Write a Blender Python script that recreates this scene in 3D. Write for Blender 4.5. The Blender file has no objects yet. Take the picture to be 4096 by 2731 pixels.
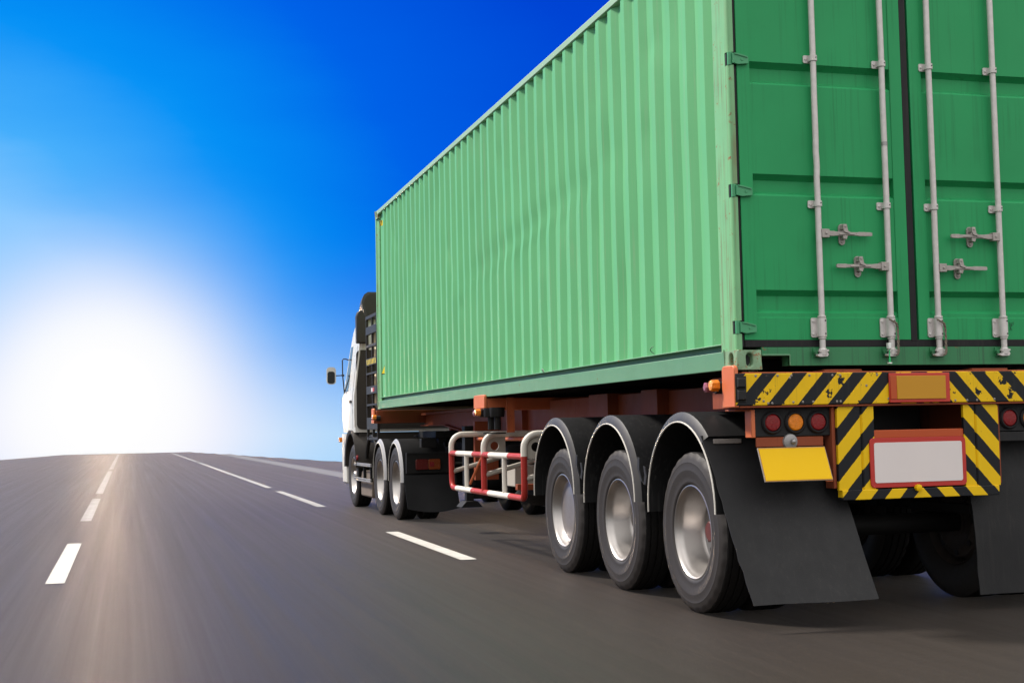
import bpy, math, random
from mathutils import Vector, Matrix, noise as mnoise
random.seed(7)
R = math.radians
scene = bpy.context.scene
col = scene.collection

# ------------------------------------------------------------------ camera
CAM = Vector((-3.5211, -7.4715, 1.2011)); YAW, PITCH, ROLL, FPX = .2764, .0643, -.0201, 5440.95
fw = Vector((math.sin(YAW)*math.cos(PITCH), math.cos(YAW)*math.cos(PITCH), math.sin(PITCH)))
rt = Vector((math.cos(YAW), -math.sin(YAW), 0)); up = rt.cross(fw)
rt, up = rt*math.cos(ROLL)+up*math.sin(ROLL), up*math.cos(ROLL)-rt*math.sin(ROLL)
cd = bpy.data.cameras.new('camera'); cam = bpy.data.objects.new('camera', cd); col.objects.link(cam)
M = Matrix((rt, up, -fw)).transposed().to_4x4(); M.translation = CAM; cam.matrix_world = M
cd.sensor_width = 36; cd.lens = FPX/4096*36; cd.clip_end = 8000; cd.clip_start = .05
scene.camera = cam

# ------------------------------------------------------------------ sky
SUN_EL, SUN_AZ = R(46), R(46)          # sun to the left of the road, a little ahead
sun_dir = Vector((-math.cos(SUN_EL)*math.cos(SUN_AZ), math.cos(SUN_EL)*math.sin(SUN_AZ), math.sin(SUN_EL)))
world = bpy.data.worlds.new('World'); scene.world = world; world.use_nodes = True
wt = world.node_tree; wn = wt.nodes; wl = wt.links; wn.clear()
def W(t, **k):
    n = wn.new(t)
    for a, v in k.items(): setattr(n, a, v)
    return n
def wmath(op, a, b=None, c=None, clamp=False):
    n = W('ShaderNodeMath', operation=op, use_clamp=clamp)
    for i, v in enumerate((a, b, c)):
        if v is None: continue
        if isinstance(v, (int, float)): n.inputs[i].default_value = v
        else: wl.new(v, n.inputs[i])
    return n.outputs[0]
tc = W('ShaderNodeTexCoord'); dirv = tc.outputs['Generated']
def wangle(d):
    n = W('ShaderNodeVectorMath', operation='DOT_PRODUCT'); wl.new(dirv, n.inputs[0]); n.inputs[1].default_value = Vector(d).normalized()
    a = wmath('ARCCOSINE', wmath('MINIMUM', wmath('MAXIMUM', n.outputs['Value'], -1.0), 1.0))
    return wmath('MULTIPLY', a, 180/math.pi)
def ramp(fac, stops, interp='EASE'):
    n = W('ShaderNodeValToRGB'); n.color_ramp.interpolation = interp
    el = n.color_ramp.elements
    while len(el) < len(stops): el.new(.5)
    for e, (p, c) in zip(el, stops): e.position = p; e.color = (*c, 1) if len(c) == 3 else c
    wl.new(fac, n.inputs[0]); return n.outputs[0]
def wmix(f, a, b):
    n = W('ShaderNodeMix', data_type='RGBA'); 
    for s, v in ((n.inputs[0], f), (n.inputs[6], a), (n.inputs[7], b)):
        if isinstance(v, tuple): s.default_value = (*v, 1)
        elif isinstance(v, (int, float)): s.default_value = v
        else: wl.new(v, s)
    return n.outputs[2]
def pxdir(x, y): return fw + rt*((x-2048)/FPX) - up*((y-1365.5)/FPX)
def lin(r, g, b): return tuple((c/255/12.92 if c < 10 else ((c/255+.055)/1.055)**2.4) for c in (r, g, b))
wsp = W('ShaderNodeTexNoise'); wsp.inputs['Scale'].default_value = 1.0; wsp.inputs['Detail'].default_value = 5; wsp.inputs['Roughness'].default_value = .55
wmp = W('ShaderNodeMapping'); wmp.inputs['Rotation'].default_value = (0, R(24), 0); wmp.inputs['Scale'].default_value = (4, 4, 15); wl.new(dirv, wmp.inputs[0]); wl.new(wmp.outputs[0], wsp.inputs['Vector'])
a2 = wmath('DIVIDE', wmath('ADD', wangle(pxdir(-520, 1740)), wmath('MULTIPLY', wmath('SUBTRACT', wsp.outputs[0], .5), 3.4)), 180.0)
blue = ramp(a2, [(0, lin(178, 220, 255)), (9.8/180, lin(128, 198, 255)), (12.5/180, lin(70, 175, 252)), (17/180, lin(4, 146, 246)),
                 (23.5/180, lin(0, 98, 232)), (32/180, lin(0, 68, 212)), (41/180, lin(0, 60, 206)), (52/180, (.12, .22, .50)), (66/180, (.60, .63, .68)), (85/180, (1.05, 1.03, 1.0)), (1, (1.75, 1.70, 1.63))], 'LINEAR')
sep = W('ShaderNodeSeparateXYZ'); wl.new(dirv, sep.inputs[0])
elev = wmath('MULTIPLY', wmath('ARCSINE', sep.outputs['Z']), 180/math.pi)
hz = wmath('POWER', wmath('SUBTRACT', 1.0, wmath('DIVIDE', wmath('MAXIMUM', elev, 0.0), 9.0), clamp=True), 2.6)
sky1 = wmix(wmath('MULTIPLY', hz, .8), blue, lin(176, 224, 253))
a1 = wangle(pxdir(420, 1600))
gf = ramp(wmath('DIVIDE', a1, 12.0), [(0, (1,)*3), (1.6/12, (1,)*3), (2.6/12, (.98,)*3), (3.7/12, (.86,)*3), (4.9/12, (.60,)*3), (6.2/12, (.30,)*3), (7.6/12, (.10,)*3), (9.2/12, (.015,)*3), (10.8/12, (0,)*3)], 'B_SPLINE')
gc = ramp(wmath('DIVIDE', a1, 15.0), [(0, (1, 1, 1)), (3/15, (1, 1, 1)), (4.5/15, (.96, .93, 1)), (6.5/15, (.86, .84, 1)), (9/15, (.74, .78, 1)), (1, (.6, .7, 1))], 'B_SPLINE')
hb_ = wmath('MULTIPLY', wmath('POWER', 2.718, wmath('MULTIPLY', wmath('POWER', wmath('DIVIDE', elev, 2.6), 2.0), -1.0)), wmath('POWER', 2.718, wmath('MULTIPLY', wmath('POWER', wmath('DIVIDE', a1, 8.0), 2.0), -1.0)))
sky1 = wmix(wmath('MULTIPLY', hb_, .75), sky1, (.97, .93, .98))
sky2 = wmix(gf, sky1, gc)
spike = wmath('MULTIPLY', wmath('POWER', 2.718, wmath('MULTIPLY', wmath('POWER', wmath('DIVIDE', a1, .60), 2.0), -1.0)), 940.0)
core = W('ShaderNodeMix', data_type='RGBA', blend_type='ADD'); wl.new(spike, core.inputs[0])
core.clamp_factor = False
wl.new(sky2, core.inputs[6]); core.inputs[7].default_value = (1.0, .70, .42, 1)
# unseen broken cloud away from the blue sky, tuned to light the rear
nz = W('ShaderNodeTexNoise'); nz.inputs['Scale'].default_value = 3.2; nz.inputs['Detail'].default_value = 7; wl.new(dirv, nz.inputs['Vector'])
cl = wmath('ADD', .72, wmath('MULTIPLY', nz.outputs[0], .56))
clf = wmath('MULTIPLY', wmath('SUBTRACT', a2, .30, clamp=True), 4.0, clamp=True)
ovc = wmath('ADD', .45, wmath('MULTIPLY', wmath('MAXIMUM', sep.outputs['Z'], 0.0), 1.3))      # cloud brighter overhead, shaped so less light reaches in low under the truck
cmul = wmath('ADD', wmath('MULTIPLY', wmath('SUBTRACT', wmath('MULTIPLY', cl, ovc), 1.0), clf), 1.0)
vm = W('ShaderNodeVectorMath', operation='SCALE'); wl.new(core.outputs[2], vm.inputs[0]); wl.new(cmul, vm.inputs['Scale'])
nis = W('ShaderNodeTexSky', sky_type='NISHITA', sun_disc=False); nis.sun_elevation = SUN_EL
nis.sun_rotation = math.atan2(sun_dir.x, sun_dir.y)
b1 = W('ShaderNodeBackground'); wl.new(vm.outputs[0], b1.inputs[0]); b1.inputs[1].default_value = .758
b2 = W('ShaderNodeBackground'); 
vn = W('ShaderNodeVectorMath', operation='SCALE'); wl.new(nis.outputs[0], vn.inputs[0]); wl.new(clf, vn.inputs['Scale'])
wl.new(vn.outputs[0], b2.inputs[0]); b2.inputs[1].default_value = .01
ad = W('ShaderNodeAddShader'); wl.new(b1.outputs[0], ad.inputs[0]); wl.new(b2.outputs[0], ad.inputs[1])
wo = W('ShaderNodeOutputWorld'); wl.new(ad.outputs[0], wo.inputs[0])

# ------------------------------------------------------------------ sun, exposure
sd = bpy.data.lights.new('sun', 'SUN'); so = bpy.data.objects.new('sun', sd); col.objects.link(so)
sd.energy = 5.0; sd.angle = R(8); sd.color = (1, .93, .83)
so.rotation_euler = sun_dir.to_track_quat('Z', 'Y').to_euler(); so.location = sun_dir*40
vs = scene.view_settings; vs.view_transform = 'Standard'; vs.look = 'None'; vs.exposure = 0.40; vs.gamma = 1.0; vs.use_curve_mapping = False
scene.cycles.max_bounces = 8; scene.cycles.use_denoising = True

# ------------------------------------------------------------------ materials
def mat(name, base, rough=.5, metal=0, var=.12, vscale=2.0, streak=0, streak_c=(.05, .05, .04), rust=0, rust_c=(.16, .06, .025), rscale=9, bump=.02, bscale=180,
        fleck=0, fleck_c=(.6, .6, .58), spec=.5, bands=None, stripes=None, grain=0, tint=None, haze_sheen=None, slo=.52):
    m = bpy.data.materials.new(name); m.use_nodes = True; t = m.node_tree; N = t.nodes; L = t.links
    P = N['Principled BSDF']
    def new(ty, **k):
        n = N.new(ty)
        for a, v in k.items(): setattr(n, a, v)
        return n
    def mth(op, a, b=None, clamp=False):
        n = new('ShaderNodeMath', operation=op, use_clamp=clamp)
        for i, v in enumerate((a, b)):
            if v is None: continue
            if isinstance(v, (int, float)): n.inputs[i].default_value = v
            else: L.new(v, n.inputs[i])
        return n.outputs[0]
    def mix(f, a, b, bt='MIX'):
        n = new('ShaderNodeMix', data_type='RGBA', blend_type=bt)
        for s, v in ((n.inputs[0], f), (n.inputs[6], a), (n.inputs[7], b)):
            if isinstance(v, tuple): s.default_value = (*v, 1)
            elif isinstance(v, (int, float)): s.default_value = v
            else: L.new(v, s)
        return n.outputs[2]
    pos = new('ShaderNodeNewGeometry').outputs['Position']
    def noise(scale, detail=4, rough_=.55, mp=None):
        n = new('ShaderNodeTexNoise'); n.inputs['Scale'].default_value = scale; n.inputs['Detail'].default_value = detail; n.inputs['Roughness'].default_value = rough_
        v = pos
        if mp:
            q = new('ShaderNodeMapping'); q.inputs['Scale'].default_value = mp; L.new(pos, q.inputs[0]); v = q.outputs[0]
        L.new(v, n.inputs['Vector']); return n.outputs[0]
    def step(v, lo, hi):
        n = new('ShaderNodeMapRange', interpolation_type='SMOOTHSTEP'); L.new(v, n.inputs[0]); n.inputs[1].default_value = lo; n.inputs[2].default_value = hi
        return n.outputs[0]
    c = tuple(base)
    if stripes:                                   # slanting two-colour paint, mirrored about the vehicle's centre line
        s = new('ShaderNodeSeparateXYZ'); L.new(pos, s.inputs[0])
        xm = mth('SUBTRACT', 1.219, mth('ABSOLUTE', mth('SUBTRACT', s.outputs[0], 1.219)))
        u = mth('SUBTRACT', xm, mth('MULTIPLY', mth('SUBTRACT', s.outputs[2], 1.31), .92))
        wob = mth('MULTIPLY', mth('SUBTRACT', noise(38, 3), .5), .035)
        fr = mth('FRACT', mth('ADD', mth('DIVIDE', mth('SUBTRACT', u, .266), .2035), wob))
        e1 = step(fr, 0, .015); e2 = mth('SUBTRACT', 1.0, step(fr, .52, .535))
        f = mth('MULTIPLY', e1, e2)
        if stripes > 1: # chipped paint
            f = mth('MULTIPLY', f, step(noise(11, 6, .65), .395, .415))
        c = mix(f, (.012, .013, .016), c)
    nv = noise(vscale, 5)
    dark = mth('ADD', 1-var, mth('MULTIPLY', nv, 2*var))
    vmul = new('ShaderNodeCombineXYZ'); [L.new(dark, vmul.inputs[i]) for i in range(3)]
    c = mix(1.0, c, vmul.outputs[0], 'MULTIPLY')
    if grain:
        g = mth('ADD', 1-grain, mth('MULTIPLY', noise(420, 2, .7), 2*grain)); gm = new('ShaderNodeCombineXYZ'); [L.new(g, gm.inputs[i]) for i in range(3)]
        c = mix(1.0, c, gm.outputs[0], 'MULTIPLY')
    if bands:                                     # long streaks along the road
        g = mth('ADD', 1-bands, mth('MULTIPLY', noise(1, 6, .7, (5.5, .035, 1)), 2*bands)); gm = new('ShaderNodeCombineXYZ'); [L.new(g, gm.inputs[i]) for i in range(3)]
        c = mix(1.0, c, gm.outputs[0], 'MULTIPLY')
    if streak:
        st = mth('MULTIPLY', step(noise(1, 5, .6, (42, 42, .9)), slo, slo+.14), step(noise(1.7, 3), .36, .60))
        c = mix(mth('MULTIPLY', st, streak), c, tuple(streak_c))
    if fleck:
        fl = step(noise(26, 8, .75, (1, 1, .35)), .70-fleck*.12, .74-fleck*.12)
        c = mix(mth('MULTIPLY', fl, .8), c, tuple(fleck_c))
    ro = rough
    if rust:
        rr = step(noise(rscale, 9, .72), .66-rust*.2, .72-rust*.2)
        rc = mix(noise(60, 4), tuple(rust_c), tuple(x*1.9 for x in rust_c))
        c = mix(mth('MULTIPLY', rr, .92), c, rc); ro = mth('ADD', rough, mth('MULTIPLY', rr, .3), clamp=True)
    L.new(c, P.inputs['Base Color']) if not isinstance(c, tuple) else None
    rn = mth('ADD', mth('MULTIPLY', mth('SUBTRACT', noise(1, 5, .65, (8, .05, 1)) if bands else noise(vscale*3.1, 4), .5), .30 if bands else .22), ro, clamp=True); L.new(rn, P.inputs['Roughness'])
    P.inputs['Metallic'].default_value = metal
    if haze_sheen: P.inputs['Sheen Weight'].default_value = haze_sheen[0]; P.inputs['Sheen Roughness'].default_value = haze_sheen[1]; P.inputs['Sheen Tint'].default_value = (*haze_sheen[2], 1)
    if tint: P.inputs['Specular Tint'].default_value = (*tint, 1)
    P.inputs['Specular IOR Level'].default_value = spec
    if bump:
        b = new('ShaderNodeBump'); b.inputs['Strength'].default_value = bump; b.inputs['Distance'].default_value = .01; L.new(noise(bscale, 4), b.inputs['Height']); L.new(b.outputs[0], P.inputs['Normal'])
    return m
MT = {}
MT['asphalt'] = mat('asphalt', (.0185, .0168, .0162), .54, var=.14, vscale=.35, bands=.34, bump=.15, bscale=95, grain=.22, spec=.30, tint=(1, .70, .45), haze_sheen=(.36, .12, (1, .86, .77)))  # warm grazing sheen brightens the far road, standing in for glare and haze
MT['road_paint'] = mat('road_paint', (.46, .44, .41), .65, var=.25, vscale=5, bump=.1, bscale=90, fleck=.9, fleck_c=(.16, .15, .14), bands=.3, spec=.2)
MT['road_paint_hazed'] = mat('road_paint_hazed', (.30, .285, .27), .65, var=.3, vscale=3, bump=.1, bscale=90, fleck=.5, fleck_c=(.10, .095, .09), bands=.4, spec=.2)  # duller far dashes: glare washing them out is put into the colour
MT['shoulder'] = mat('shoulder', (.13, .12, .11), .6, var=.1, vscale=.6, bands=.12)
MT['side_green'] = mat('side_green', (.132, .425, .190), .46, var=.10, vscale=.9, streak=.22, streak_c=(.30, .38, .25), bump=.03, bscale=60, fleck=.02, fleck_c=(.5, .66, .53), spec=.22)
MT['rail_green'] = mat('rail_green', (.10, .25, .135), .5, var=.14, vscale=1.5, rust=.22, rscale=6, streak=.2, streak_c=(.10, .16, .10))
MT['toprail_green'] = mat('toprail_green', (.30, .46, .32), .5, var=.12, rust=.14, spec=.3)
MT['post_green'] = mat('post_green', (.17, .43, .20), .5, var=.16, vscale=4, slo=.475, streak=.75, streak_c=(.17, .15, .07), rust=.30, rscale=18, fleck=.15, fleck_c=(.42, .50, .38))
MT['hinge_green'] = mat('hinge_green', (.05, .29, .13), .5, var=.14, vscale=9, rust=.12, rscale=30)
MT['casting'] = mat('casting', (.19, .32, .19), .6, var=.2, vscale=12, rust=.62, rscale=22, bump=.2, bscale=60)
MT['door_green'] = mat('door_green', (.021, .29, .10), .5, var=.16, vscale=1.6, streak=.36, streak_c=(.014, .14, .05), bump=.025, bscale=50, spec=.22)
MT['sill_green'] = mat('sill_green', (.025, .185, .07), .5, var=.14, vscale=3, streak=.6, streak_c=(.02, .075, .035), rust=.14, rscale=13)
MT['gasket'] = mat('gasket', (.012, .011, .013), .55, spec=.25, var=.25, vscale=7, streak=.2)
MT['galv'] = mat('galv', (.58, .55, .54), .5, metal=.2, var=.22, vscale=22, fleck=.35, fleck_c=(.30, .27, .25), streak=.3, streak_c=(.28, .22, .18), bump=.05)
MT['galv_dark'] = mat('galv_dark', (.24, .215, .20), .6, metal=.3, var=.3, vscale=30, rust=.3, rscale=30, rust_c=(.12, .07, .04))
MT['handle'] = mat('handle', (.36, .33, .31), .6, metal=.2, var=.3, vscale=30, rust=.2, rscale=40, rust_c=(.16, .10, .07))
MT['flap_dark'] = mat('flap_dark', (.013, .013, .014), .6, var=.3, vscale=4, spec=.2)
MT['black'] = mat('black', (.012, .012, .013), .6, var=.2)
MT['orange'] = mat('orange', (.56, .135, .045), .5, var=.12, vscale=3, streak=.3, streak_c=(.2, .05, .02), rust=.10, rscale=11)
MT['orange_shaded'] = mat('orange_shaded', (.25, .060, .026), .55, spec=.2, var=.2, vscale=2, streak=.35, streak_c=(.10, .03, .02), rust=.12, rscale=7, rust_c=(.10, .05, .03))  # the orange trailer paint darkened, with under-container shade put into its colour
MT['stripe'] = mat('stripe', (.74, .46, .008), .45, var=.09, vscale=9, stripes=2, spec=.2, rust=.10, rscale=18, rust_c=(.07, .05, .04), streak=.2)
MT['stripe_clean'] = mat('stripe_clean', (.74, .47, .008), .42, var=.06, vscale=9, stripes=1, spec=.2, rust=.03, rscale=20)
MT['red_paint'] = mat('red_paint', (.47, .032, .018), .45, var=.12, vscale=8, rust=.2, rscale=24, rust_c=(.05, .025, .02))
MT['red_clean'] = mat('red_clean', (.44, .026, .018), .42, var=.06, vscale=8)
MT['amber_panel'] = mat('amber_panel', (.50, .235, .004), .4, var=.03, vscale=10)
MT['orange_bar'] = mat('orange_bar', (.42, .06, .006), .45, var=.05)
MT['plate_yellow'] = mat('plate_yellow', (.76, .46, .002), .45, var=.03, vscale=6, spec=.15)
MT['plate_white'] = mat('plate_white', (.68, .62, .61), .4, var=.03, vscale=6)
MT['lens_red'] = mat('lens_red', (.20, .006, .008), .22, var=.4, vscale=70, bump=.5, bscale=160, spec=.35)
MT['lens_amber'] = mat('lens_amber', (.70, .20, .004), .2, var=.45, vscale=70, bump=.6, bscale=160, spec=.4)
MT['lens_pink'] = mat('lens_pink', (.30, .09, .12), .2, var=.3, vscale=40)
MT['rubber'] = mat('rubber', (.030, .026, .0245), .6, spec=.3, var=.16, vscale=9, bump=.06, bscale=120, streak=0)
MT['tread'] = mat('tread', (.013, .012, .012), .8, spec=.2, var=.2, vscale=14, bump=.4, bscale=70)
MT['flap'] = mat('flap', (.0155, .0155, .017), .62, var=.25, vscale=3.5, bump=.12, bscale=160, streak=.16, streak_c=(.045, .041, .038), spec=.25)
MT['fender'] = mat('fender', (.014, .014, .015), .5, spec=.14, var=.2, vscale=6, bump=.05, streak=.2, streak_c=(.09, .088, .085))
MT['fender_lip'] = mat('fender_lip', (.046, .044, .044), .48, spec=.3, var=.2, vscale=7)
MT['bead'] = mat('bead', (.58, .55, .50), .45, var=.15, vscale=20)
MT['steel'] = mat('steel', (.43, .405, .39), .36, metal=.9, var=.05, vscale=2.5, bump=0)
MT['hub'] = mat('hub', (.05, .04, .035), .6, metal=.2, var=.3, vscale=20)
MT['cover'] = mat('cover', (.30, .27, .265), .40, metal=.7, var=.18, vscale=9)
MT['hub_red'] = mat('hub_red', (.09, .018, .013), .5, var=.4, vscale=30)
MT['white_tube'] = mat('white_tube', (.66, .62, .55), .42, var=.10, vscale=9, rust=.08, rscale=20)
MT['red_tube'] = mat('red_tube', (.36, .030, .022), .42, spec=.25, var=.14, vscale=9, rust=.04, rscale=20)
MT['cream'] = mat('cream', (.40, .37, .32), .55, var=.12, vscale=5, rust=.06, rscale=14)
MT['under'] = mat('under', (.011, .0105, .0105), .6, var=.3, vscale=7, spec=.2, rust=.1, rscale=9, rust_c=(.05, .035, .025))
MT['cab_white'] = mat('cab_white', (.60, .58, .545), .3, var=.04, vscale=2, streak=.1, streak_c=(.5, .47, .42), spec=.6)
MT['cab_dark'] = mat('cab_dark', (.036, .031, .028), .5, var=.2, vscale=5, spec=.25)
MT['glass'] = mat('glass', (.02, .025, .03), .08, var=.05, spec=.9, bump=0)
MT['mirror'] = mat('mirror', (.03, .031, .035), .25, metal=0, spec=.25, var=.2, vscale=9, bump=0)
MT['tank'] = mat('tank', (.52, .40, .23), .5, var=.15, vscale=6, streak=.2)
MT['tank_dirty'] = mat('tank_dirty', (.15, .115, .09), .7, var=.3, vscale=10, fleck=.2, fleck_c=(.08, .06, .05))
MT['alu'] = mat('alu', (.30, .29, .29), .42, metal=.6, var=.15, vscale=12)
MT['sticker'] = mat('sticker', (.90, .66, .005), .4, var=.03)
MT['sticker_black'] = mat('sticker_black', (.015, .015, .015), .5, var=.1)
MT['rope'] = mat('rope', (.20, .165, .13), .85, var=.35, vscale=120, bump=.6, bscale=220)
MT['seal_green'] = mat('seal_green', (.03, .50, .16), .4, var=.1)
MT['seal_white'] = mat('seal_white', (.75, .77, .75), .4, var=.06)
MT['scratch'] = mat('scratch', (.02, .05, .03), .6, var=.1)
MT['tail_red_dark'] = mat('tail_red_dark', (.10, .012, .01), .25, var=.3, vscale=30)
MT['tail_orange'] = mat('tail_orange', (.20, .04, .008), .25, var=.3, vscale=30)

# ------------------------------------------------------------------ mesh helpers
class MB:
    def __init__(s): s.v = []; s.f = []; s.m = []; s.cm = 0
    def face(s, idx): s.f.append(tuple(idx)); s.m.append(s.cm)
    def add(s, vs_, fs):
        o = len(s.v); s.v += [tuple(p) for p in vs_]
        for f in fs: s.face([o+i for i in f])
        return s
    def box(s, x0, x1, y0, y1, z0, z1):
        return s.add([(x0,y0,z0),(x1,y0,z0),(x1,y1,z0),(x0,y1,z0),(x0,y0,z1),(x1,y0,z1),(x1,y1,z1),(x0,y1,z1)],
                     [(0,3,2,1),(4,5,6,7),(0,1,5,4),(1,2,6,5),(2,3,7,6),(3,0,4,7)])
    def prism(s, poly, axis, a0, a1):
        n = len(poly)
        def P(p, a): return (a, p[0], p[1]) if axis == 'x' else (p[0], a, p[1]) if axis == 'y' else (p[0], p[1], a)
        vs_ = [P(p, a0) for p in poly]+[P(p, a1) for p in poly]
        return s.add(vs_, [tuple(range(n-1, -1, -1)), tuple(range(n, 2*n))]+[(i, (i+1) % n, n+(i+1) % n, n+i) for i in range(n)])
    def loft(s, rings, caps=True, closed=True):
        n = len(rings[0]); o = len(s.v)
        for r in rings: s.v += [tuple(p) for p in r]
        for k in range(len(rings)-1):
            for i in range(n if closed else n-1):
                j = (i+1) % n
                s.face((o+k*n+i, o+k*n+j, o+(k+1)*n+j, o+(k+1)*n+i))
        if caps:
            s.face([o+i for i in range(n-1, -1, -1)]); s.face([o+(len(rings)-1)*n+i for i in range(n)])
        return s
    def tube(s, pts, r, n=10, caps=True):
        pts = [Vector(p) for p in pts]; rings = []; prev = None
        for i, p in enumerate(pts):
            d = (pts[min(i+1, len(pts)-1)]-pts[max(i-1, 0)]).normalized()
            if prev is None: a = d.orthogonal().normalized()
            else: a = (prev-d*prev.dot(d)).normalized()
            prev = a; b = d.cross(a); rr = r[i] if isinstance(r, (list, tuple)) else r
            rings.append([p+(a*math.cos(t)+b*math.sin(t))*rr for t in (2*math.pi*k/n for k in range(n))])
        return s.loft(rings, caps)
    def lathe(s, prof, c=(0, 0, 0), n=48, axis='x', caps=True):
        rings = []
        for a, r in prof:
            ring = []
            for k in range(n):
                t = 2*math.pi*k/n; rr = r(k) if callable(r) else r
                q = (a, rr*math.cos(t), rr*math.sin(t))
                q = {'x': q, 'y': (q[1], q[0], q[2]), 'z': (q[1], q[2], q[0])}[axis]
                ring.append((c[0]+q[0], c[1]+q[1], c[2]+q[2]))
            rings.append(ring)
        return s.loft(rings, caps)
    def build(s, name, mats, parent=None, loc=(0, 0, 0), bevel=0, smooth=30):
        me = bpy.data.meshes.new(name); me.from_pydata(s.v, [], s.f)
        if not isinstance(mats, (list, tuple)): mats = [mats]
        for m in mats: me.materials.append(MT[m])
        me.polygons.foreach_set('material_index', s.m)
        import bmesh
        bm = bmesh.new(); bm.from_mesh(me); bmesh.ops.recalc_face_normals(bm, faces=bm.faces); bm.to_mesh(me); bm.free()
        if smooth:
            me.polygons.foreach_set('use_smooth', [True]*len(me.polygons)); me.set_sharp_from_angle(angle=R(smooth))
        me.update()
        return place(name, me, parent, loc, bevel)
def place(name, me, parent=None, loc=(0, 0, 0), bevel=0, rot=None):
    o = bpy.data.objects.new(name, me); col.objects.link(o)
    mw = Matrix.Translation(loc)
    if rot is not None: mw = mw @ rot
    if parent is not None:
        o.parent = parent
        o.matrix_local = WM[parent.name].inverted() @ mw
    else: o.matrix_local = mw
    WM[o.name] = mw
    if bevel:
        b = o.modifiers.new('bevel', 'BEVEL'); b.width = bevel; b.segments = 2; b.limit_method = 'ANGLE'; b.angle_limit = R(40); b.harden_normals = False
    return o
WM = {}
def thing(name, label, cat, loc):
    o = bpy.data.objects.new(name, None); col.objects.link(o); o.location = loc; o.empty_display_size = .3
    WM[o.name] = Matrix.Translation(loc); o['label'] = label; o['category'] = cat
    return o
def tag(o, label, cat, group=None):
    o['label'] = label; o['category'] = cat
    if group: o['group'] = group
    return o
def B(name, m, par, x0, x1, y0, y1, z0, z1, bevel=.004): return MB().box(x0, x1, y0, y1, z0, z1).build(name, m, par, bevel=bevel)
def oval(w, h, n=24):          # stadium outline, w < h
    r = w/2; s = h/2-r; out = []
    for k in range(n):
        t = 2*math.pi*(k+.5)/n; out.append((r*math.cos(t), r*math.sin(t)+(s if math.sin(t) > 0 else -s)))
    return out
def sq_point(t, hw, hh):       # point of a rectangle's edge in direction t
    c, s = math.cos(t), math.sin(t); k = min(hw/abs(c) if abs(c) > 1e-6 else 1e9, hh/abs(s) if abs(s) > 1e-6 else 1e9)
    return (c*k, s*k)
CXL = 1.219                    # the vehicle's centre line
def mx(x): return 2*CXL-x

# ------------------------------------------------------------------ road
def crest(x, y):
    S = 95.0
    if x > 1: S -= 11.5*(x-1)
    if x < -8: S -= 6.5*(-8-x)
    S = max(S, 38 if x > 0 else 50)
    d = y-S
    if d <= 0: return 0.0
    return -.0032*d*d if d < 16 else -.0032*256-.1024*(d-16)
def axis_pts(segs):
    out = []
    for a, b, n in segs: out += [a+(b-a)*i/n for i in range(n)]
    return out+[segs[-1][1]]
xs = axis_pts([(-900, -100, 8), (-100, -20, 16), (-20, 12, 64), (12, 60, 16), (60, 900, 10)])
ys = axis_pts([(-300, -20, 8), (-20, 30, 25), (30, 140, 110), (140, 300, 20), (300, 1500, 12)])
g = MB(); g.v = [(x, y, crest(x, y)) for y in ys for x in xs]
nx = len(xs)
for j in range(len(ys)-1):
    for i in range(nx-1): g.face((j*nx+i, j*nx+i+1, (j+1)*nx+i+1, (j+1)*nx+i))
road = g.build('road', 'asphalt', smooth=60); road['kind'] = 'structure'
def mark(x, y0, y1, w=.17, m='road_paint', name='lane_marking', x1=None):
    x1 = x if x1 is None else x1; n = max(2, int((y1-y0)/1.0)); mb = MB()
    L_, R_, z = [], [], .004
    for i in range(n+1):
        t = i/n; y = y0+(y1-y0)*t; xc = x+(x1-x)*t
        L_.append((xc-w/2, y, max(crest(xc-w/2, y), crest(xc+w/2, y))+z)); R_.append((xc+w/2, y, max(crest(xc-w/2, y), crest(xc+w/2, y))+z))
    mb.v = L_+R_
    for i in range(n): mb.face((i, n+1+i, n+2+i, i+1))
    o = mb.build(name, m, road); o['kind'] = 'structure'; return o
for a, b in ((-9.5, -4.0), (4.5, 8.9), (13.2, 20.6), (23.0, 43), (46, 92)): mark(-4.10, a, b, .155, 'road_paint' if b < 12 else 'road_paint_hazed')
for a, b in ((-9, -4.5), (4.9, 8.75), (14.8, 21.4), (23.4, 54), (57, 92)): mark(-.47, a, b, .155, 'road_paint' if b < 12 else 'road_paint_hazed')
mark(2.35, 26, 80, .75, 'shoulder', 'road_edge_strip')

# ------------------------------------------------------------------ shipping container
Z0 = 1.53; H = 2.896; LEN = 12.192; ZT = Z0+H
box = thing('shipping_container', 'long green corrugated shipping container with grey lock rods on its rear doors', 'container', (CXL, LEN/2, Z0))
PITCHC = .2802
rnd = random.Random(3)
dents = [(rnd.uniform(.6, 11.5), rnd.uniform(1.9, 4.2), rnd.uniform(.05, .14), rnd.uniform(.08, .3), rnd.uniform(.002, .008)) for _ in range(60)]
def dent(y, z):
    d = .006*(mnoise.noise(Vector((y*1.7, z*1.1, 3.3)))+.0)
    zc = 2.93-.085*(y-4.2)                       # the long shallow crease low on the wall
    w = math.exp(-((y-4.6)/1.9)**2)
    d += .012*w*math.exp(-((z-zc-.13)/.14)**2)
    d += .007*w*math.exp(-((z-zc-.5)/.3)**2)*(.5+.5*math.sin(y*7))
    for (a, b, sy, sz, k) in dents: d += k*math.exp(-((y-a)/sy)**2-((z-b)/sz)**2)
    return max(d, -.002)
def yshift(i, z):                                # the folds themselves are pushed sideways a little
    y = .37+i*PITCHC; zc = 2.93-.085*(y-4.2); w = math.exp(-((y-4.7)/1.8)**2)
    s = -.026*w/(1+math.exp(-(z-zc)/.025))*(1-min(1, max(0, (z-zc-.25)/.6)))
    return s+.004*mnoise.noise(Vector((i*3.1, z*1.5, 8)))
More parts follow.
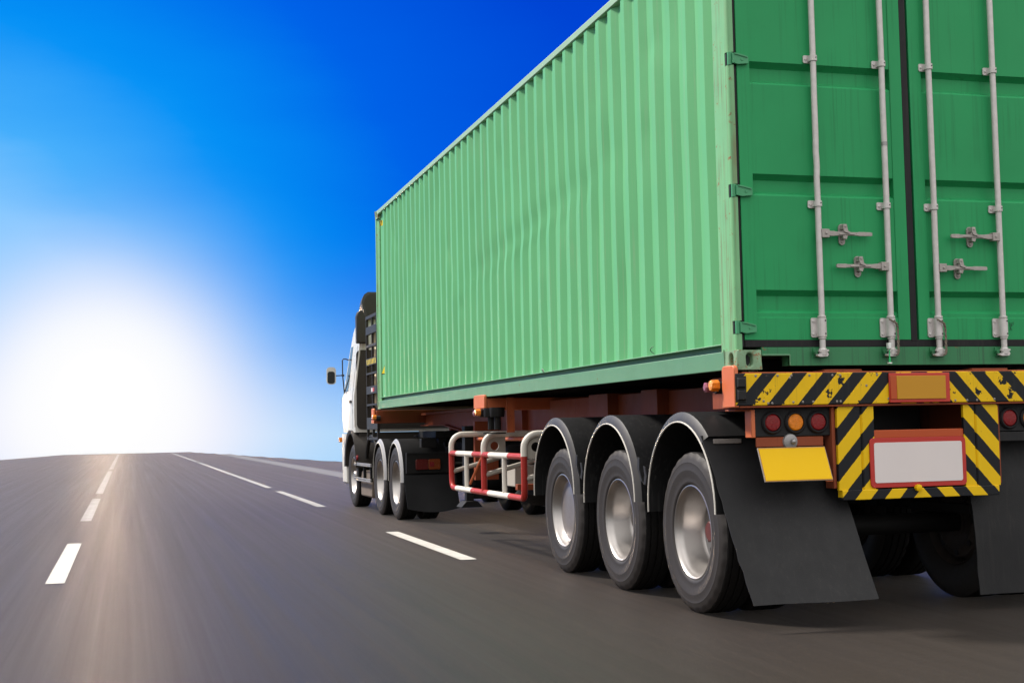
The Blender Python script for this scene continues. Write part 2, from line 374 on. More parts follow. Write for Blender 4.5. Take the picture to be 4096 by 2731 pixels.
def corrug(side):
    mb = MB(); zs = [1.694+(4.372-1.694)*k/56 for k in range(57)]
    XO, XI = .010, .046
    fl = [(.205, .301, XI, XI, 0)]
    i = 0
    while True:
        y = .373+i*PITCHC
        if y+.14 > 11.99: break
        fl.append((y-.072, y, XI, XO, i)); fl.append((y, y+.072, XO, XO, i)); fl.append((y+.072, y+.140, XO, XI, i))
        fl.append((y+.140, y+PITCHC-.072, XI, XI, i)); i += 1
    fl[-1] = (fl[-1][0], 12.03, XI, XI, fl[-1][4])
    for (ya, yb, xa, xb, k) in fl:
        rings = []
        for z in zs:
            ed = min(1, (z-1.694)/.08, (4.372-z)/.08); row = []
            for t in (0, .5, 1):
                y = ya+(yb-ya)*t; x = xa+(xb-xa)*t
                y2 = y+yshift(k, z)*ed; x2 = x+dent(y, z)*ed
                row.append((x2 if side < 0 else mx(x2), y2, z))
            rings.append(row)
        mb.loft(rings, caps=False, closed=False)
    me = mb
    o = me.build('side_wall', 'side_green', box, smooth=0)
    o.data.polygons.foreach_set('use_smooth', [True]*len(o.data.polygons)); return o
corrug(-1); corrug(1)
for sx in (-1, 1):
    X = (lambda x: x) if sx < 0 else mx
    def BX(name, m, x0, x1, *a, **k): return B(name, m, box, min(X(x0), X(x1)), max(X(x0), X(x1)), *a, **k)
    BX('top_rail', 'toprail_green', 0, .06, .16, 12.03, 4.366, 4.424, bevel=.006)
    mb = MB().box(min(X(.0), X(.03)), max(X(.0), X(.03)), .17, 12.03, 1.535, 1.648)
    mb.box(min(X(.062), X(.07)), max(X(.062), X(.07)), .17, 12.03, 1.645, 1.690)
    mb.box(min(X(.003), X(.07)), max(X(.003), X(.07)), .17, 12.03, 1.688, 1.6965)
    mb.build('bottom_rail', 'rail_green', box, bevel=.003)
# front wall, roof, floor
mb = MB(); rings = []
for k in range(9):
    x0 = .08+k*.253
    mb.prism([(x0, 12.16), (x0+.07, 12.12), (x0+.18, 12.12), (x0+.253, 12.16), (x0+.253, 12.10), (x0, 12.10)], 'z', 1.65, 4.37)
mb.build('front_wall', 'side_green', box)
B('roof_panel', 'side_green', box, .062, mx(.062), .17, 12.03, 4.385, 4.40)
B('floor', 'under', box, .072, mx(.072), .12, 12.05, 1.60, 1.64)
mb = MB()
for k in range(30): mb.box(.04, mx(.04), .35+k*.39, .41+k*.39, 1.545, 1.60)
mb.build('floor_bearer', 'under', box)
for y in (12.03,):
    for sx in (-1, 1):
        a, b = (0, .06) if sx < 0 else (mx(.06), mx(0))
        mbp = MB()
        if sx < 0: mbp.prism([(0, y+.162), (0, y+.11), (.012, y+.10), (.03, y), (.07, y), (.07, y+.162)], 'z', 1.648, 4.31)
        else: mbp.prism([(mx(0), y+.162), (mx(0), y+.11), (mx(.012), y+.10), (mx(.03), y), (mx(.07), y), (mx(.07), y+.162)][::-1], 'z', 1.648, 4.31)
        mbp.build('corner_post', 'post_green', box, bevel=.005)
HZ = [(1.745, 1.825), (2.575, 2.655), (3.385, 3.466), (4.10, 4.18)]
def post_section(notch):
    if notch: return [(0, .22), (0, .05), (.05, .05), (.05, .22)]
    arc = [(.034-.034*math.cos(t), .034-.034*math.sin(t)) for t in (R(a) for a in range(0, 91, 15))]
    return [(0, .22)]+arc+[(.036, 0), (.036, .06), (.05, .07), (.05, .22)]
for sx in (-1, 1):
    mb = MB(); z = 1.648
    for a, b in HZ+[(4.31, 4.31)]:
        for (z0, z1, nt) in ((z, a, False), (a, b, True)):
            if z1 > z0:
                s = [(p if sx < 0 else (mx(p[0]), p[1])) for p in post_section(nt)]
                mb.prism(s, 'z', z0, z1)
        z = b
    mb.build('corner_post', 'post_green', box, smooth=40)
# corner castings with oval apertures
def casting(sx, y0, y1, z0, rear):
    mb = MB(); cx = .081; cz = z0+.059
    def tr(p): return p if sx < 0 else (mx(p[0]), p[1], p[2])
    def ringface(to3, hw, hh, ow, oh, depth):
        ov = oval(ow, oh); n = len(ov)
        outer = [sq_point(math.atan2(y, x), hw, hh) for x, y in ov]
        # snap corners
        for cxs in (-1, 1):
            for cys in (-1, 1):
                k = min(range(n), key=lambda q: (outer[q][0]-cxs*hw)**2+(outer[q][1]-cys*hh)**2); outer[k] = (cxs*hw, cys*hh)
        mb.loft([[tr(to3(p, 0)) for p in outer], [tr(to3(p, 0)) for p in ov], [tr(to3(p, depth)) for p in ov]], caps=False)
        mb.cm = 1; o = len(mb.v); mb.v += [tr(to3(p, depth)) for p in ov]; mb.face(list(range(o, o+n))); mb.cm = 0
    cy = (y0+y1)/2
    if rear: ringface(lambda p, d: (cx+p[0], y0+d, cz+p[1]), .081, .059, .046, .080, .05)
    else: mb.add([tr(q) for q in ((0, y1, z0), (.162, y1, z0), (.162, y1, z0+.118), (0, y1, z0+.118))], [(0, 1, 2, 3)])
    ringface(lambda p, d: (d, cy+p[0], cz+p[1]), (y1-y0)/2, .059, .060, .084, .05)
    yb = y1 if rear else y0
    mb.add([tr(q) for q in ((0, yb, z0), (.162, yb, z0), (.162, yb, z0+.118), (0, yb, z0+.118))], [(0, 1, 2, 3)])
    for zz in (z0, z0+.118): mb.add([tr(q) for q in ((0, y0, zz), (.162, y0, zz), (.162, y1, zz), (0, y1, zz))], [(0, 1, 2, 3)])
    mb.add([tr(q) for q in ((.162, y0, z0), (.162, y1, z0), (.162, y1, z0+.118), (.162, y0, z0+.118))], [(0, 1, 2, 3)])
    o = mb.build('corner_casting', ['casting', 'black'], box)
    bm_w = o.modifiers.new('weld', 'WELD'); bm_w.merge_threshold = .0005
    b = o.modifiers.new('bevel', 'BEVEL'); b.width = .010; b.segments = 3; b.limit_method = 'ANGLE'; b.angle_limit = R(60)
for sx in (-1, 1):
    for zc in (Z0, ZT-.118): casting(sx, -.002, .176, zc, True); casting(sx, 12.016, 12.194, zc, False)
# rear frame
px = [(.164, 1.55), (.166, 1.611), (.335, 1.611), (.345, 1.600), (.347, 1.55)]
mb = MB()
for x0, x1, z0, z1 in ((.164, .345, 1.612, 1.664), (.345, mx(.345), 1.552, 1.664), (mx(.345), mx(.164), 1.612, 1.664)): mb.box(x0, x1, .004, .10, z0, z1)
mb.build('door_sill', 'sill_green', box)
for T in (lambda x: x, mx):
    P = [(.165, 1.6125), (.345, 1.6125), (.345, 1.552), (.352, 1.552), (.352, 1.617), (.347, 1.622), (.165, 1.622)]
    MB().prism([(T(x), z) for x, z in P], 'y', -.004, .02).build('pocket_edge', 'rail_green', box, bevel=.002)
B('door_header', 'door_green', box, .05, mx(.05), .004, .10, 4.29, 4.42)
mb = MB(); mb.box(.058, mx(.058), .006, .05, 1.6645, 1.708); mb.box(1.190, 1.236, .004, .05, 1.70, 4.29)
for q in ((.037, .0565), (mx(.0565), mx(.037))): mb.box(q[0], q[1], .010, .05, 1.665, 4.29)
gas = mb.build('door_gasket', 'gasket', box, bevel=.003)
# doors
BANDS = [(1.846, 1.881, 2.012), (2.575, 2.594, 2.722), (3.262, 3.282, 3.416), (3.96, 3.98, 4.11)]
def door(left):
    mb = MB(); T = (lambda x: x) if left else mx
    x0, xa, xb, x1 = .0575, .141, 1.106, 1.189
    YF, YI = .004, .050
    for a, b in ((x0, xa), (xb, x1)):
        mb.box(min(T(a), T(b)), max(T(a), T(b)), YF, .055, 1.709, 4.288)
    prof = [(YF+.004, 1.709)]
    for k, (zl, zb, zt) in enumerate(BANDS):
        if k == 0: prof += [(YF+.004, 1.842), (YF+.014, 1.848), (YF+.014, 1.872), (YF+.022, 1.880), (YI, 1.892)]
        else: prof += [(YF+.004, zb-.006), (YF+.012, zb+.004), (YI, zb+.02)]
        prof += [(YI, zt-.034), (YI-.006, zt-.028), (YF+.008, zt-.003), (YF+.004, zt)]
    prof += [(YF+.004, 4.288)]
    n = 14; rings = []
    for i in range(n+1):
        x = xa+(xb-xa)*i/n
        rings.append([(T(x), y+.0035*mnoise.noise(Vector((T(x)*3, z*2.2, 1.0)))*(1 if 0 < i < n else 0), z) for y, z in prof])
    mb.loft(rings, caps=False, closed=False)
    mb.box(min(T(xa), T(xb)), max(T(xa), T(xb)), .056, .060, 1.709, 4.288)
    o = mb.build('door', 'door_green', box, smooth=20)
    o['label'] = 'left rear door of the container' if left else 'right rear door of the container'
    return o
dL, dR = door(True), door(False)
# hinges
def hinge_mesh():
    mb = MB(); mb.lathe([(-.039, .0155), (.039, .0155)], (.018, .016, 0), 14, 'z')
    mb.prism([(.024, -.030), (.024, .032), (.07, .026), (.118, .016), (.130, .006), (.130, -.022), (.118, -.030), (.06, -.036)], 'y', -.010, .004)
    mb.prism([(.036, .024), (.036, .032), (.07, .027), (.125, .014), (.122, .006), (.07, .018)], 'y', -.016, -.010)
    mb.prism([(.036, -.026), (.036, -.034), (.06, -.038), (.126, -.030), (.124, -.022), (.06, -.029)], 'y', -.017, -.010)
    mb.lathe([(-.0135, .008), (-.010, .009)], (.088, 0, -.006), 14, 'y')
    return mb
hm = hinge_mesh(); hm2 = hinge_mesh(); hm2.v = [(-x, y, z) for x, y, z in hm2.v]
h0 = hm.build('hinge', 'hinge_green', dL, (0, 0, 0)); h0m = h0.data; h1m = None
for k, (a, b) in enumerate(HZ):
    z = (a+b)/2
    if k == 0:
        h0.matrix_local = WM[dL.name].inverted() @ Matrix.Translation((0, 0, z)); h1 = hm2.build('hinge', 'hinge_green', dR, (mx(0), 0, z)); h1m = h1.data
    else: place('hinge', h0m, dL, (0, 0, z)); place('hinge', h1m, dR, (mx(0), 0, z))
for sx in (0, 1):
    for a, b in HZ:
        x0, x1 = (.003, .034) if not sx else (mx(.034), mx(.003)); MB().box(x0, x1, .034, .052, a+.002, b-.002).build('hinge_recess', 'black', box)  # black inset paints the shade inside each hinge notch
# lock rods, brackets, handles
YR = -.030; RR = .0185
def bolt(mb, x, y, z, r=.008, d=.006): mb.lathe([(-d, r*.7), (-d*.6, r), (0, r)], (x, y, z), 10, 'y')
def clamp_mesh():
    mb = MB(); mb.prism([(-.052, -.018), (-.046, -.024), (.030, -.024), (.034, -.018), (.034, .018), (.030, .024), (-.046, .024), (-.052, .018)], 'y', -.004, .004)
    mb.loft([[(RR*1.35*math.cos(t)*k, -.030-RR*1.35*math.sin(t)*k if math.sin(t) > -.2 else -.004, z) for t in (R(a) for a in range(-20, 201, 20)) for k in (1,)] for z in (-.017, .017)], closed=False, caps=False)
    arc = [R(a) for a in range(0, 181, 15)]
    ro, ri = RR+.007, RR+.001
    sec = [(ro*math.cos(t), -.030-ro*math.sin(t)) for t in arc]+[(-ro, -.003), (-ri, -.003)]+[(ri*math.cos(t), -.030-ri*math.sin(t)) for t in reversed(arc)]+[(ri, -.003), (ro, -.003)]
    n = len(sec); mb.loft([[(x, y, z) for x, y in sec] for z in (-.017, .017)], caps=True)
    bolt(mb, -.038, -.004, 0); mb.cm = 1; bolt(mb, .008, -.030-ro+.001, .002, .004, .003); mb.cm = 0
    return mb
cm_ = clamp_mesh().build('rod_clamp', ['galv', 'black'], dL, (.556, 0, 3.445)); cmm = cm_.data
def lower_mesh():
    mb = MB(); mb.prism([(-.060, -.052), (-.053, -.060), (.032, -.060), (.038, -.052), (.038, .052), (.032, .060), (-.053, .060), (-.060, .052)], 'y', -.006, .003)
    arc = [R(a) for a in range(0, 181, 15)]; ro = RR+.010
    sec = [(ro*math.cos(t), -.028-ro*math.sin(t)) for t in arc]+[(-ro, -.005), (ro, -.005)]
    mb.loft([[(x, y, z) for x, y in sec] for z in (-.056, .056)], caps=True)
    for z in (-.04, .04): bolt(mb, -.046, -.006, z, .009)
    mb.cm = 1
    for z in (-.04, .04): mb.lathe([(-.002, .005), (.002, .005)], (.010, -.028-ro*.95, z), 8, 'y')
    mb.cm = 0
    for z0, z1, r in ((.058, .072, .026), (-.072, -.058, .024)): mb.lathe([(z0, r*.9), (z0+.004, r), (z1-.003, r), (z1, r*.85)], (0, YR, 0), 18, 'z')
    return mb
lm = lower_mesh().build('rod_bracket', ['galv', 'black'], dL, (.556, 0, 1.782)).data
def cam_mesh():
    mb = MB(); mb.lathe([(-.02, .024), (.012, .026), (.02, .021)], (0, YR, 0), 14, 'z')
    mb.prism([(-.045, -.026), (-.03, -.032), (.022, -.030), (.030, -.018), (.024, -.006), (.012, -.008), (-.020, -.014), (-.044, -.016)], 'y', YR-.018, YR+.010)
    mb.prism([(-.036, .004), (-.02, .010), (.030, .012), (.034, .004), (.02, -.004), (-.03, -.002)], 'y', YR-.018, YR+.012)
    return mb
cmesh = cam_mesh().build('rod_cam', 'galv', dL, (.556, 0, 1.634)).data
def keeper_mesh():
    mb = MB(); mb.box(-.052, .05, -.006, .004, -.030, .026)
    mb.lathe([(-.008, .012), (.008, .012)], (-.042, -.018, -.006), 10, 'z'); mb.lathe([(-.008, .012), (.008, .012)], (.044, -.018, -.004), 10, 'z')
    mb.prism([(-.056, .006), (-.03, .012), (-.03, .002), (-.056, -.004)], 'y', -.03, -.004); mb.prism([(.03, .010), (.056, .004), (.056, -.006), (.03, 0)], 'y', -.03, -.004)
    return mb
kmesh = keeper_mesh().build('cam_keeper', 'sill_green', box, (.556, 0, 1.632)).data
RODS = [(.556, dL), (1.031, dL), (1.367, dR), (1.836, dR)]
for i, (x, d) in enumerate(RODS):
    pts = []
    for k in range(60):
        z = 1.645+(4.30-1.645)*k/59
        wob = .0022*mnoise.noise(Vector((i*5.0, 0, z*2.4)))
        if i == 0: wob += .004*math.exp(-((z-2.78)/.12)**2)*math.sin(z*30)*.7
        pts.append((x+wob, YR, z))
    MB().tube(pts, RR, 14).build('lock_rod', 'galv', d)
    for z in (3.445 if i in (0,) else 3.436, 2.541, 4.14):
        if i == 0 and abs(z-3.445) < .01: continue
        place('rod_clamp', cmm, d, (x, 0, z))
    if i: place('rod_bracket', lm, d, (x, 0, 1.782)); place('rod_cam', cmesh, d, (x, 0, 1.634)); place('cam_keeper', kmesh, box, (x, 0, 1.632))
MB().lathe([(-.012, RR+.002), (.012, RR+.002)], (1.031, YR, 2.93), 14, 'z').build('rod_tape', 'alu', dL)
def handle_mesh(blen, sx, px_):
    """rod hub at 0, bar reaching sx*blen, catch plate at sx*px_"""
    mb = MB()
    def X(v): return sx*v
    def bx(x0, x1, *a): mb.box(min(X(x0), X(x1)), max(X(x0), X(x1)), *a)
    bx(.012, .062, -.052, -.012, -.026, .026)                 # fork on the rod
    bolt(mb, X(.040), -.052, 0, .008, .006)
    sec = [(.055, .015, .012), (.09, .016, .010), (.12, .012, .009), (px_, .011, .009), (px_+.09, .010, .008), (px_+.10, .013, .008), (blen-.01, .012, .008), (blen, .009, .006)]
    rings = [[(X(a), -.032-d, -h), (X(a), -.032+d, -h), (X(a), -.032+d, h), (X(a), -.032-d, h)] for a, h, d in sec]
    mb.loft(rings)
    bx(.13, px_+.07, -.046, -.020, -.006, .001)
    return mb
def catch_mesh():
    mb = MB()
    o = [(-.021*math.cos(R(a)), .043+.022*math.sin(R(a))) for a in range(0, 181, 20)]+[(.021*math.cos(R(a)), -.043-.022*math.sin(R(a))) for a in range(0, 181, 20)]
    mb.prism(o, 'y', -.006, .004)
    mb.prism([(-.014, .058), (.010, .058), (.018, .018), (.036, .008), (.030, .000), (-.004, .010), (-.014, .03)], 'y', -.052, -.042)
    mb.box(-.013, .010, -.050, -.006, .030, .056)
    mb.prism([(-.012, -.012), (.018, -.012), (.010, -.034), (-.012, -.03)], 'y', -.046, -.006)
    bolt(mb, 0, -.048, .046, .009, .008); bolt(mb, 0, -.006, -.046, .009, .008)
    return mb
ck = catch_mesh().build('handle_catch', 'handle', dL, (.727, 0, 2.358)).data
HND = [(.556, 1, .364, .171, 2.358, dL), (1.031, -1, .364, .202, 2.160, dL), (1.367, 1, .364, .168, 2.156, dR), (1.836, -1, .357, .201, 2.359, dR)]
for i, (x, sx, bl, pp, z, d) in enumerate(HND):
    handle_mesh(bl, sx, pp).build('door_handle', 'handle', d, (x, 0, z), bevel=.002)
    if i: place('handle_catch', ck, d, (x+sx*pp, 0, z))
# small dirt marks scratched by hand on the right door
mb = MB()
for p in ([(1.895, 1.825), (1.898, 1.80), (1.905, 1.782), (1.912, 1.772)], [(1.903, 1.790), (1.897, 1.770)], [(1.902, 1.812), (1.908, 1.819), (1.912, 1.811), (1.905, 1.805), (1.911, 1.797), (1.915, 1.804), (1.908, 1.806)], [(1.922, 1.825), (1.922, 1.806)], [(1.890, 1.778), (1.891, 1.774)]):
    mb.tube([(x+.012, .0045, z-.004) for x, z in p], .0013, 5)
mb.build('scratched_mark', 'scratch', dR)
# stickers on the side wall, lying on the rear-facing slopes near the front end
def slope_pt(i, t, z, off=.003):
    y0 = .373+i*PITCHC-.072; x = .046-.036*t; y = y0+.072*t; nrm = Vector((-.072, -.036, 0)).normalized()
    return (x+nrm.x*off, y+nrm.y*off, z)
mb = MB(); i = 41
def tri(pts, o0, o1):
    n = len(pts); mb.add([slope_pt(i, t, z, o0) for t, z in pts]+[slope_pt(i, t, z, o1) for t, z in pts], [tuple(range(n)), tuple(range(2*n-1, n-1, -1))]+[(k, (k+1) % n, n+(k+1) % n, n+k) for k in range(n)])
mb.cm = 1; tri([(.02, 2.165), (.02, 2.022), (.99, 2.022)], .008, .010); mb.cm = 0; tri([(.03, 2.145), (.03, 2.036), (.86, 2.036)], .010, .012)
mb.build('warning_triangle', ['sticker', 'sticker_black'], box, smooth=0)
mb = MB(); tri([(.05, 4.25), (.05, 4.17), (.95, 4.17), (.95, 4.25)], .008, .010); mb.cm = 1
tri([(.25, 4.25), (.45, 4.25), (.75, 4.17), (.55, 4.17)], .010, .012); tri([(.65, 4.25), (.85, 4.25), (.95, 4.225), (.95, 4.17), (.92, 4.17)], .010, .012)
mb.build('height_sticker', ['sticker', 'sticker_black'], box, smooth=0)
mb = MB(); mb.tube([(.008, 1.35, 1.705), (.0, 1.36, 1.712), (-.012, 1.365, 1.724), (-.018, 1.36, 1.738), (-.012, 1.345, 1.748), (-.004, 1.335, 1.752)], .004, 6)
mb.build('tie_hook', 'rail_green', box)
MB().tube([(.008, 3.96, 1.70), (-.006, 3.96, 1.712), (-.010, 3.945, 1.72)], .008, 6).build('tie_hook', 'galv', box)
# ropes and seal hanging on the rods
def rope(x, lab):
    mb = MB(); pts = [(x-.030, -.062, 1.832), (x-.012, -.070, 1.818), (x+.012, -.070, 1.806), (x+.026, -.060, 1.780), (x+.028, -.060, 1.72), (x+.026, -.062, 1.67), (x+.024, -.066, 1.628), (x+.014, -.070, 1.612), (x, -.068, 1.607)]
    path = []
    for a, b in zip(pts, pts[1:]):
        for k in range(6): path.append(Vector(a).lerp(Vector(b), k/6))
    for ph in (0, math.pi):
        mb.tube([p+Vector((.004*math.cos(i*.9+ph), .004*math.sin(i*.9+ph), 0)) for i, p in enumerate(path)], .0045, 6)
    tag(mb.build('rope', 'rope'), lab, 'rope')
rope(1.031, 'thin frayed rope tied down the second lock rod, beside the white seal')
rope(1.367, 'thin rope tied round the lock rod just right of the middle door seam')
sl = thing('container_seal', 'small white and green bolt seal on the second lock rod of the container', 'seal', (.992, -.06, 1.62))
MB().box(.982, 1.004, -.072, -.046, 1.648, 1.684).build('seal_body', 'seal_white', sl, bevel=.003)
MB().lathe([(-.018, .006), (.008, .007), (.010, .004), (.06, .004)], (.994, -.060, 1.582), 12, 'z').build('seal_pin', 'seal_green', sl)
MB().box(.982, 1.006, -.070, -.050, 1.556, 1.564).build('seal_head', 'seal_white', sl, bevel=.002)

# ------------------------------------------------------------------ wheels
RW = .515
def tyre_mesh(deep=True):
    n = 120
    def jag(r, a): return lambda k: r-(a if k % 4 < 2 else 0)
    prof = [(.100, .296), (.122, .325), (.134, .385), (.137, .42), (.131, .46), (.122, .486), (.108, .506), (.100, .513)]
    ridges = []
    for x, r in prof: ridges.append((-x, r))
    P = [(-.098, .294), (-.112, .302), (-.122, .318), (-.125, .330), (-.124, .334), (-.131, .360), (-.135, .388), (-.137, .396), (-.1375, .402), (-.136, .407), (-.136, .428), (-.133, .446), (-.134, .450), (-.132, .455), (-.127, .472), (-.122, jag(.486, .004)), (-.114, jag(.500, .007)), (-.104, jag(.512, .006))]
    mb = MB(); mb.lathe(P, n=n, caps=False)
    mb.cm = 1
    T = [(-.104, jag(.512, .006)), (-.098, .514), (-.072, RW), (-.070, .503), (-.062, .503), (-.060, RW), (-.020, RW), (-.018, .503), (-.008, .503), (-.006, RW), (.034, RW), (.036, .503), (.046, .503), (.048, RW), (.09, .514), (.104, .510)]
    mb.lathe(T, n=n, caps=False); mb.cm = 0
    mb.lathe([(.104, .510), (.122, .486), (.136, .42), (.122, .325), (.100, .296)], n=48, caps=False)
    return mb
def rim_mesh(depth, hubr=.105):
    d = depth; mb = MB()
    mb.lathe([(.10, .296), (.115, .290), (.10, .280), (.05, .268), (-.06, .268), (-.085, .279), (-.100, .285), (-.112, .290), (-.118, .297), (-.116, .303), (-.106, .305)], n=72, caps=False)
    mb.lathe([(-.088, .280), (-.060, .266), (d-.03, .258), (d-.008, .245), (d, .225), (d+.012, .19), (d-.002, .165), (d-.006, .14), (d-.004, .0)], n=72, caps=False)
    return mb
def rim_holes(d):
    mb = MB()
    for k in range(8):
        t = 2*math.pi*(k+.5)/8; mb.lathe([(d-.003, .022), (d+.011, .022)], (0, .208*math.cos(t), .208*math.sin(t)), 12)
    return mb
def hub_mesh(d):
    mb = MB()
    if d < -.04:
        mb.lathe([(d-.004, .248), (d-.010, .236), (d-.012, .10), (d-.014, .0)], n=48, caps=False); return mb
    mb.lathe([(d, .10), (d-.02, .095), (d-.035, .075), (d-.075, .068), (d-.086, .058), (d-.088, .0)], n=32, caps=False)
    for k in range(10):
        t = 2*math.pi*k/10; mb.lathe([(d-.034, .006), (d-.030, .013), (d-.004, .014)], (0, .150*math.cos(t), .150*math.sin(t)), 6)
    return mb
rotpi = Matrix.Rotation(math.pi, 4, 'Z')
MESH = {}
def wheel(par, x, y, left, depth, hubmat='hub', R_=RW, rim='steel'):
    rot = Matrix.Rotation(random.uniform(0, 6.28), 4, 'X')
    m = rot if left else rotpi @ rot
    s = Matrix.Scale(R_/RW, 4)
    key = (round(depth, 3), hubmat, rim)
    if key not in MESH:
        t = tyre_mesh().build('tyre', ['rubber', 'tread']); r = rim_mesh(depth).build('wheel', rim, smooth=35)
        ho = rim_holes(depth).build('hand_hole', 'black'); hb = hub_mesh(depth).build('hub', hubmat, smooth=35)
        MESH[key] = (r.data, MESH['tyre'] if 'tyre' in MESH else t.data, ho.data, hb.data)
        MESH['tyre'] = MESH[key][1]
        for o in (t, r, ho, hb): bpy.data.objects.remove(o)
    r, t, ho, hb = MESH[key]
    loc = (x, y, R_)
    w = place('wheel', r, par, loc, rot=m @ s)
    for nm, me in (('tyre', t), ('hand_hole', ho), ('hub', hb)):
        o = bpy.data.objects.new(nm, me); col.objects.link(o); o.parent = w
    return w

# ------------------------------------------------------------------ semi-trailer
tr = thing('semi_trailer', 'orange skeletal semi-trailer with three axles and black and yellow striped rear bumper under the container', 'trailer', (CXL, 5.5, 0))
# main beams with gooseneck
for x in (.75, mx(.75)):
    def strip(zb, zt, w, n0=-.02, n1=12.42):
        pass
    prof_b = [(.02, 1.10), (8.6, 1.10), (9.6, 1.16), (10.9, 1.27), (12.42, 1.275)]
    prof_t = [(12.42, 1.46), (10.5, 1.47), (.02, 1.485)]
    poly = prof_b+prof_t
    mb = MB().prism(poly, 'x', x-.006, x+.006)
    for (y0, z0), (y1, z1) in zip(prof_b, prof_b[1:]):
        mb.prism([(y0, z0), (y1, z1), (y1, z1+.014), (y0, z0+.014)], 'x', x-.075, x-.0065); mb.prism([(y0, z0), (y1, z1), (y1, z1+.014), (y0, z0+.014)], 'x', x+.0065, x+.075)
    for (y0, z0), (y1, z1) in zip(prof_t, prof_t[1:]):
        mb.prism([(y0, z0), (y1, z1), (y1, z1-.03), (y0, z0-.03)], 'x', x-.085, x-.0065); mb.prism([(y0, z0), (y1, z1), (y1, z1-.03), (y0, z0-.03)], 'x', x+.0065, x+.085)
    s = -1 if x < CXL else 1
    for y in (.9, 1.6, 2.7, 3.9, 5.1, 7.0, 8.2):
        mb.box(min(x+s*.0065, x+s*.07), max(x+s*.0065, x+s*.07), y, y+.012, 1.115, 1.45)
    mb.build('main_beam', 'orange_shaded', tr)
for y in (1.3, 2.75, 4.0, 7.4, 9.0, 10.8):
    B('cross_member', 'orange_shaded', tr, .76, mx(.76), y, y+.10, 1.20, 1.42)
# outrigger boxes carrying the side plates
def outrigger(y0, y1, z0, z1, m='orange_shaded'):
    B('cross_member', m, tr, .003, mx(.003), y0, y1, z0, z1, bevel=.006)
outrigger(12.32, 12.50, 1.325, 1.515)
outrigger(5.92, 6.32, 1.40, 1.52, 'orange')
B('cross_member', 'orange_shaded', tr, .50, mx(.50), 2.55, 2.90, 1.24, 1.495)
B('cross_member', 'orange_shaded', tr, .50, mx(.50), 3.70, 4.20, 1.24, 1.495)
B('cross_member', 'orange_shaded', tr, .10, mx(.10), .17, .6, 1.300, 1.500)
MB().box(.60, .612, .62, 5.7, 1.22, 1.48).build('side_web', 'orange_shaded', tr); MB().box(mx(.612), mx(.60), .62, 5.7, 1.22, 1.48).build('side_web', 'orange_shaded', tr)
mb = MB(); mb.prism([(5.75, 1.17), (5.75, 1.52), (5.764, 1.52), (5.764, 1.17)], 'x', .16, .24)
mb.build('bracket_rib', 'orange', tr)
def side_plate(y0, y1, z0, z1, sx):
    r = .03; o = [(y0, z0), (y1, z0), (y1, z1-r)]+[(y1-r+r*math.cos(R(a)), z1-r+r*math.sin(R(a))) for a in (30, 60, 90)]+[(y0+r+r*math.cos(R(a)), z1-r+r*math.sin(R(a))) for a in (90, 120, 150)]+[(y0, z1-r)]
    x0, x1 = (-.034, -.006) if sx < 0 else (mx(-.006), mx(-.034))
    mb = MB().prism(o, 'x', x0, x1); mb.build('side_plate', 'orange', tr, bevel=.006)
for sx in (-1, 1):
    side_plate(-.022, .158, 1.303, 1.556, sx); side_plate(5.90, 6.34, 1.417, 1.557, sx); side_plate(12.36, 12.55, 1.325, 1.545, sx)
# rear bumper beam
bm_ = MB().box(-.030, mx(-.030), -.026, .15, 1.312, 1.506).build('bumper_beam', 'stripe', tr, bevel=.006)
B('bumper_cap', 'orange', tr, .02, mx(.02), -.02, .15, 1.5065, 1.5125, bevel=.002)
B('bumper_cap', 'orange_shaded', tr, .0, mx(.0), -.018, .15, 1.300, 1.3115, bevel=.002)
for x in (.70, mx(.70)): B('bolster_pad', 'orange_shaded', tr, x-.13, x+.13, -.010, .14, 1.513, 1.526)
for x0, x1 in ((-.028, .036), (mx(.036), mx(-.028))):
    mb = MB()
    for z0, z1 in ((1.340, 1.412), (1.416, 1.484)):
        mb.loft([[(x0, -.0265, z0), (x1, -.0265, z0), (x1, -.0265, z1), (x0, -.0265, z1)], [(x0+.008, -.052, z0+.010), (x1-.010, -.052, z0+.010), (x1-.010, -.052, z1-.012), (x0+.008, -.052, z1-.012)]])
    mb.box(x0-.004, x1+.004, -.031, -.0262, 1.333, 1.490)
    mb.build('bump_stop', 'flap', tr, bevel=.003)
mb = MB()
rr_ = random.Random(5)
for k in range(26):
    x = rr_.choice([rr_.uniform(.05, 1.0), rr_.uniform(1.45, 2.4)]); mb.lathe([(-.004, .004), (-.001, .008)], (x, -.0262, rr_.choice([1.325, 1.33, 1.49, rr_.uniform(1.33, 1.48)])), 8, 'y')
mb.build('bumper_rivet', 'galv_dark', bm_)
rp = MB().box(.998, 1.424, -.040, -.0265, 1.317, 1.500).build('marker_plate', 'red_paint', tr, bevel=.004)
B('reflector', 'amber_panel', rp, 1.047, 1.391, -.046, -.0405, 1.338, 1.482, bevel=.002)
B('marker_strip', 'orange_bar', rp, 1.003, 1.0465, -.0450, -.0405, 1.338, 1.484, bevel=.002)
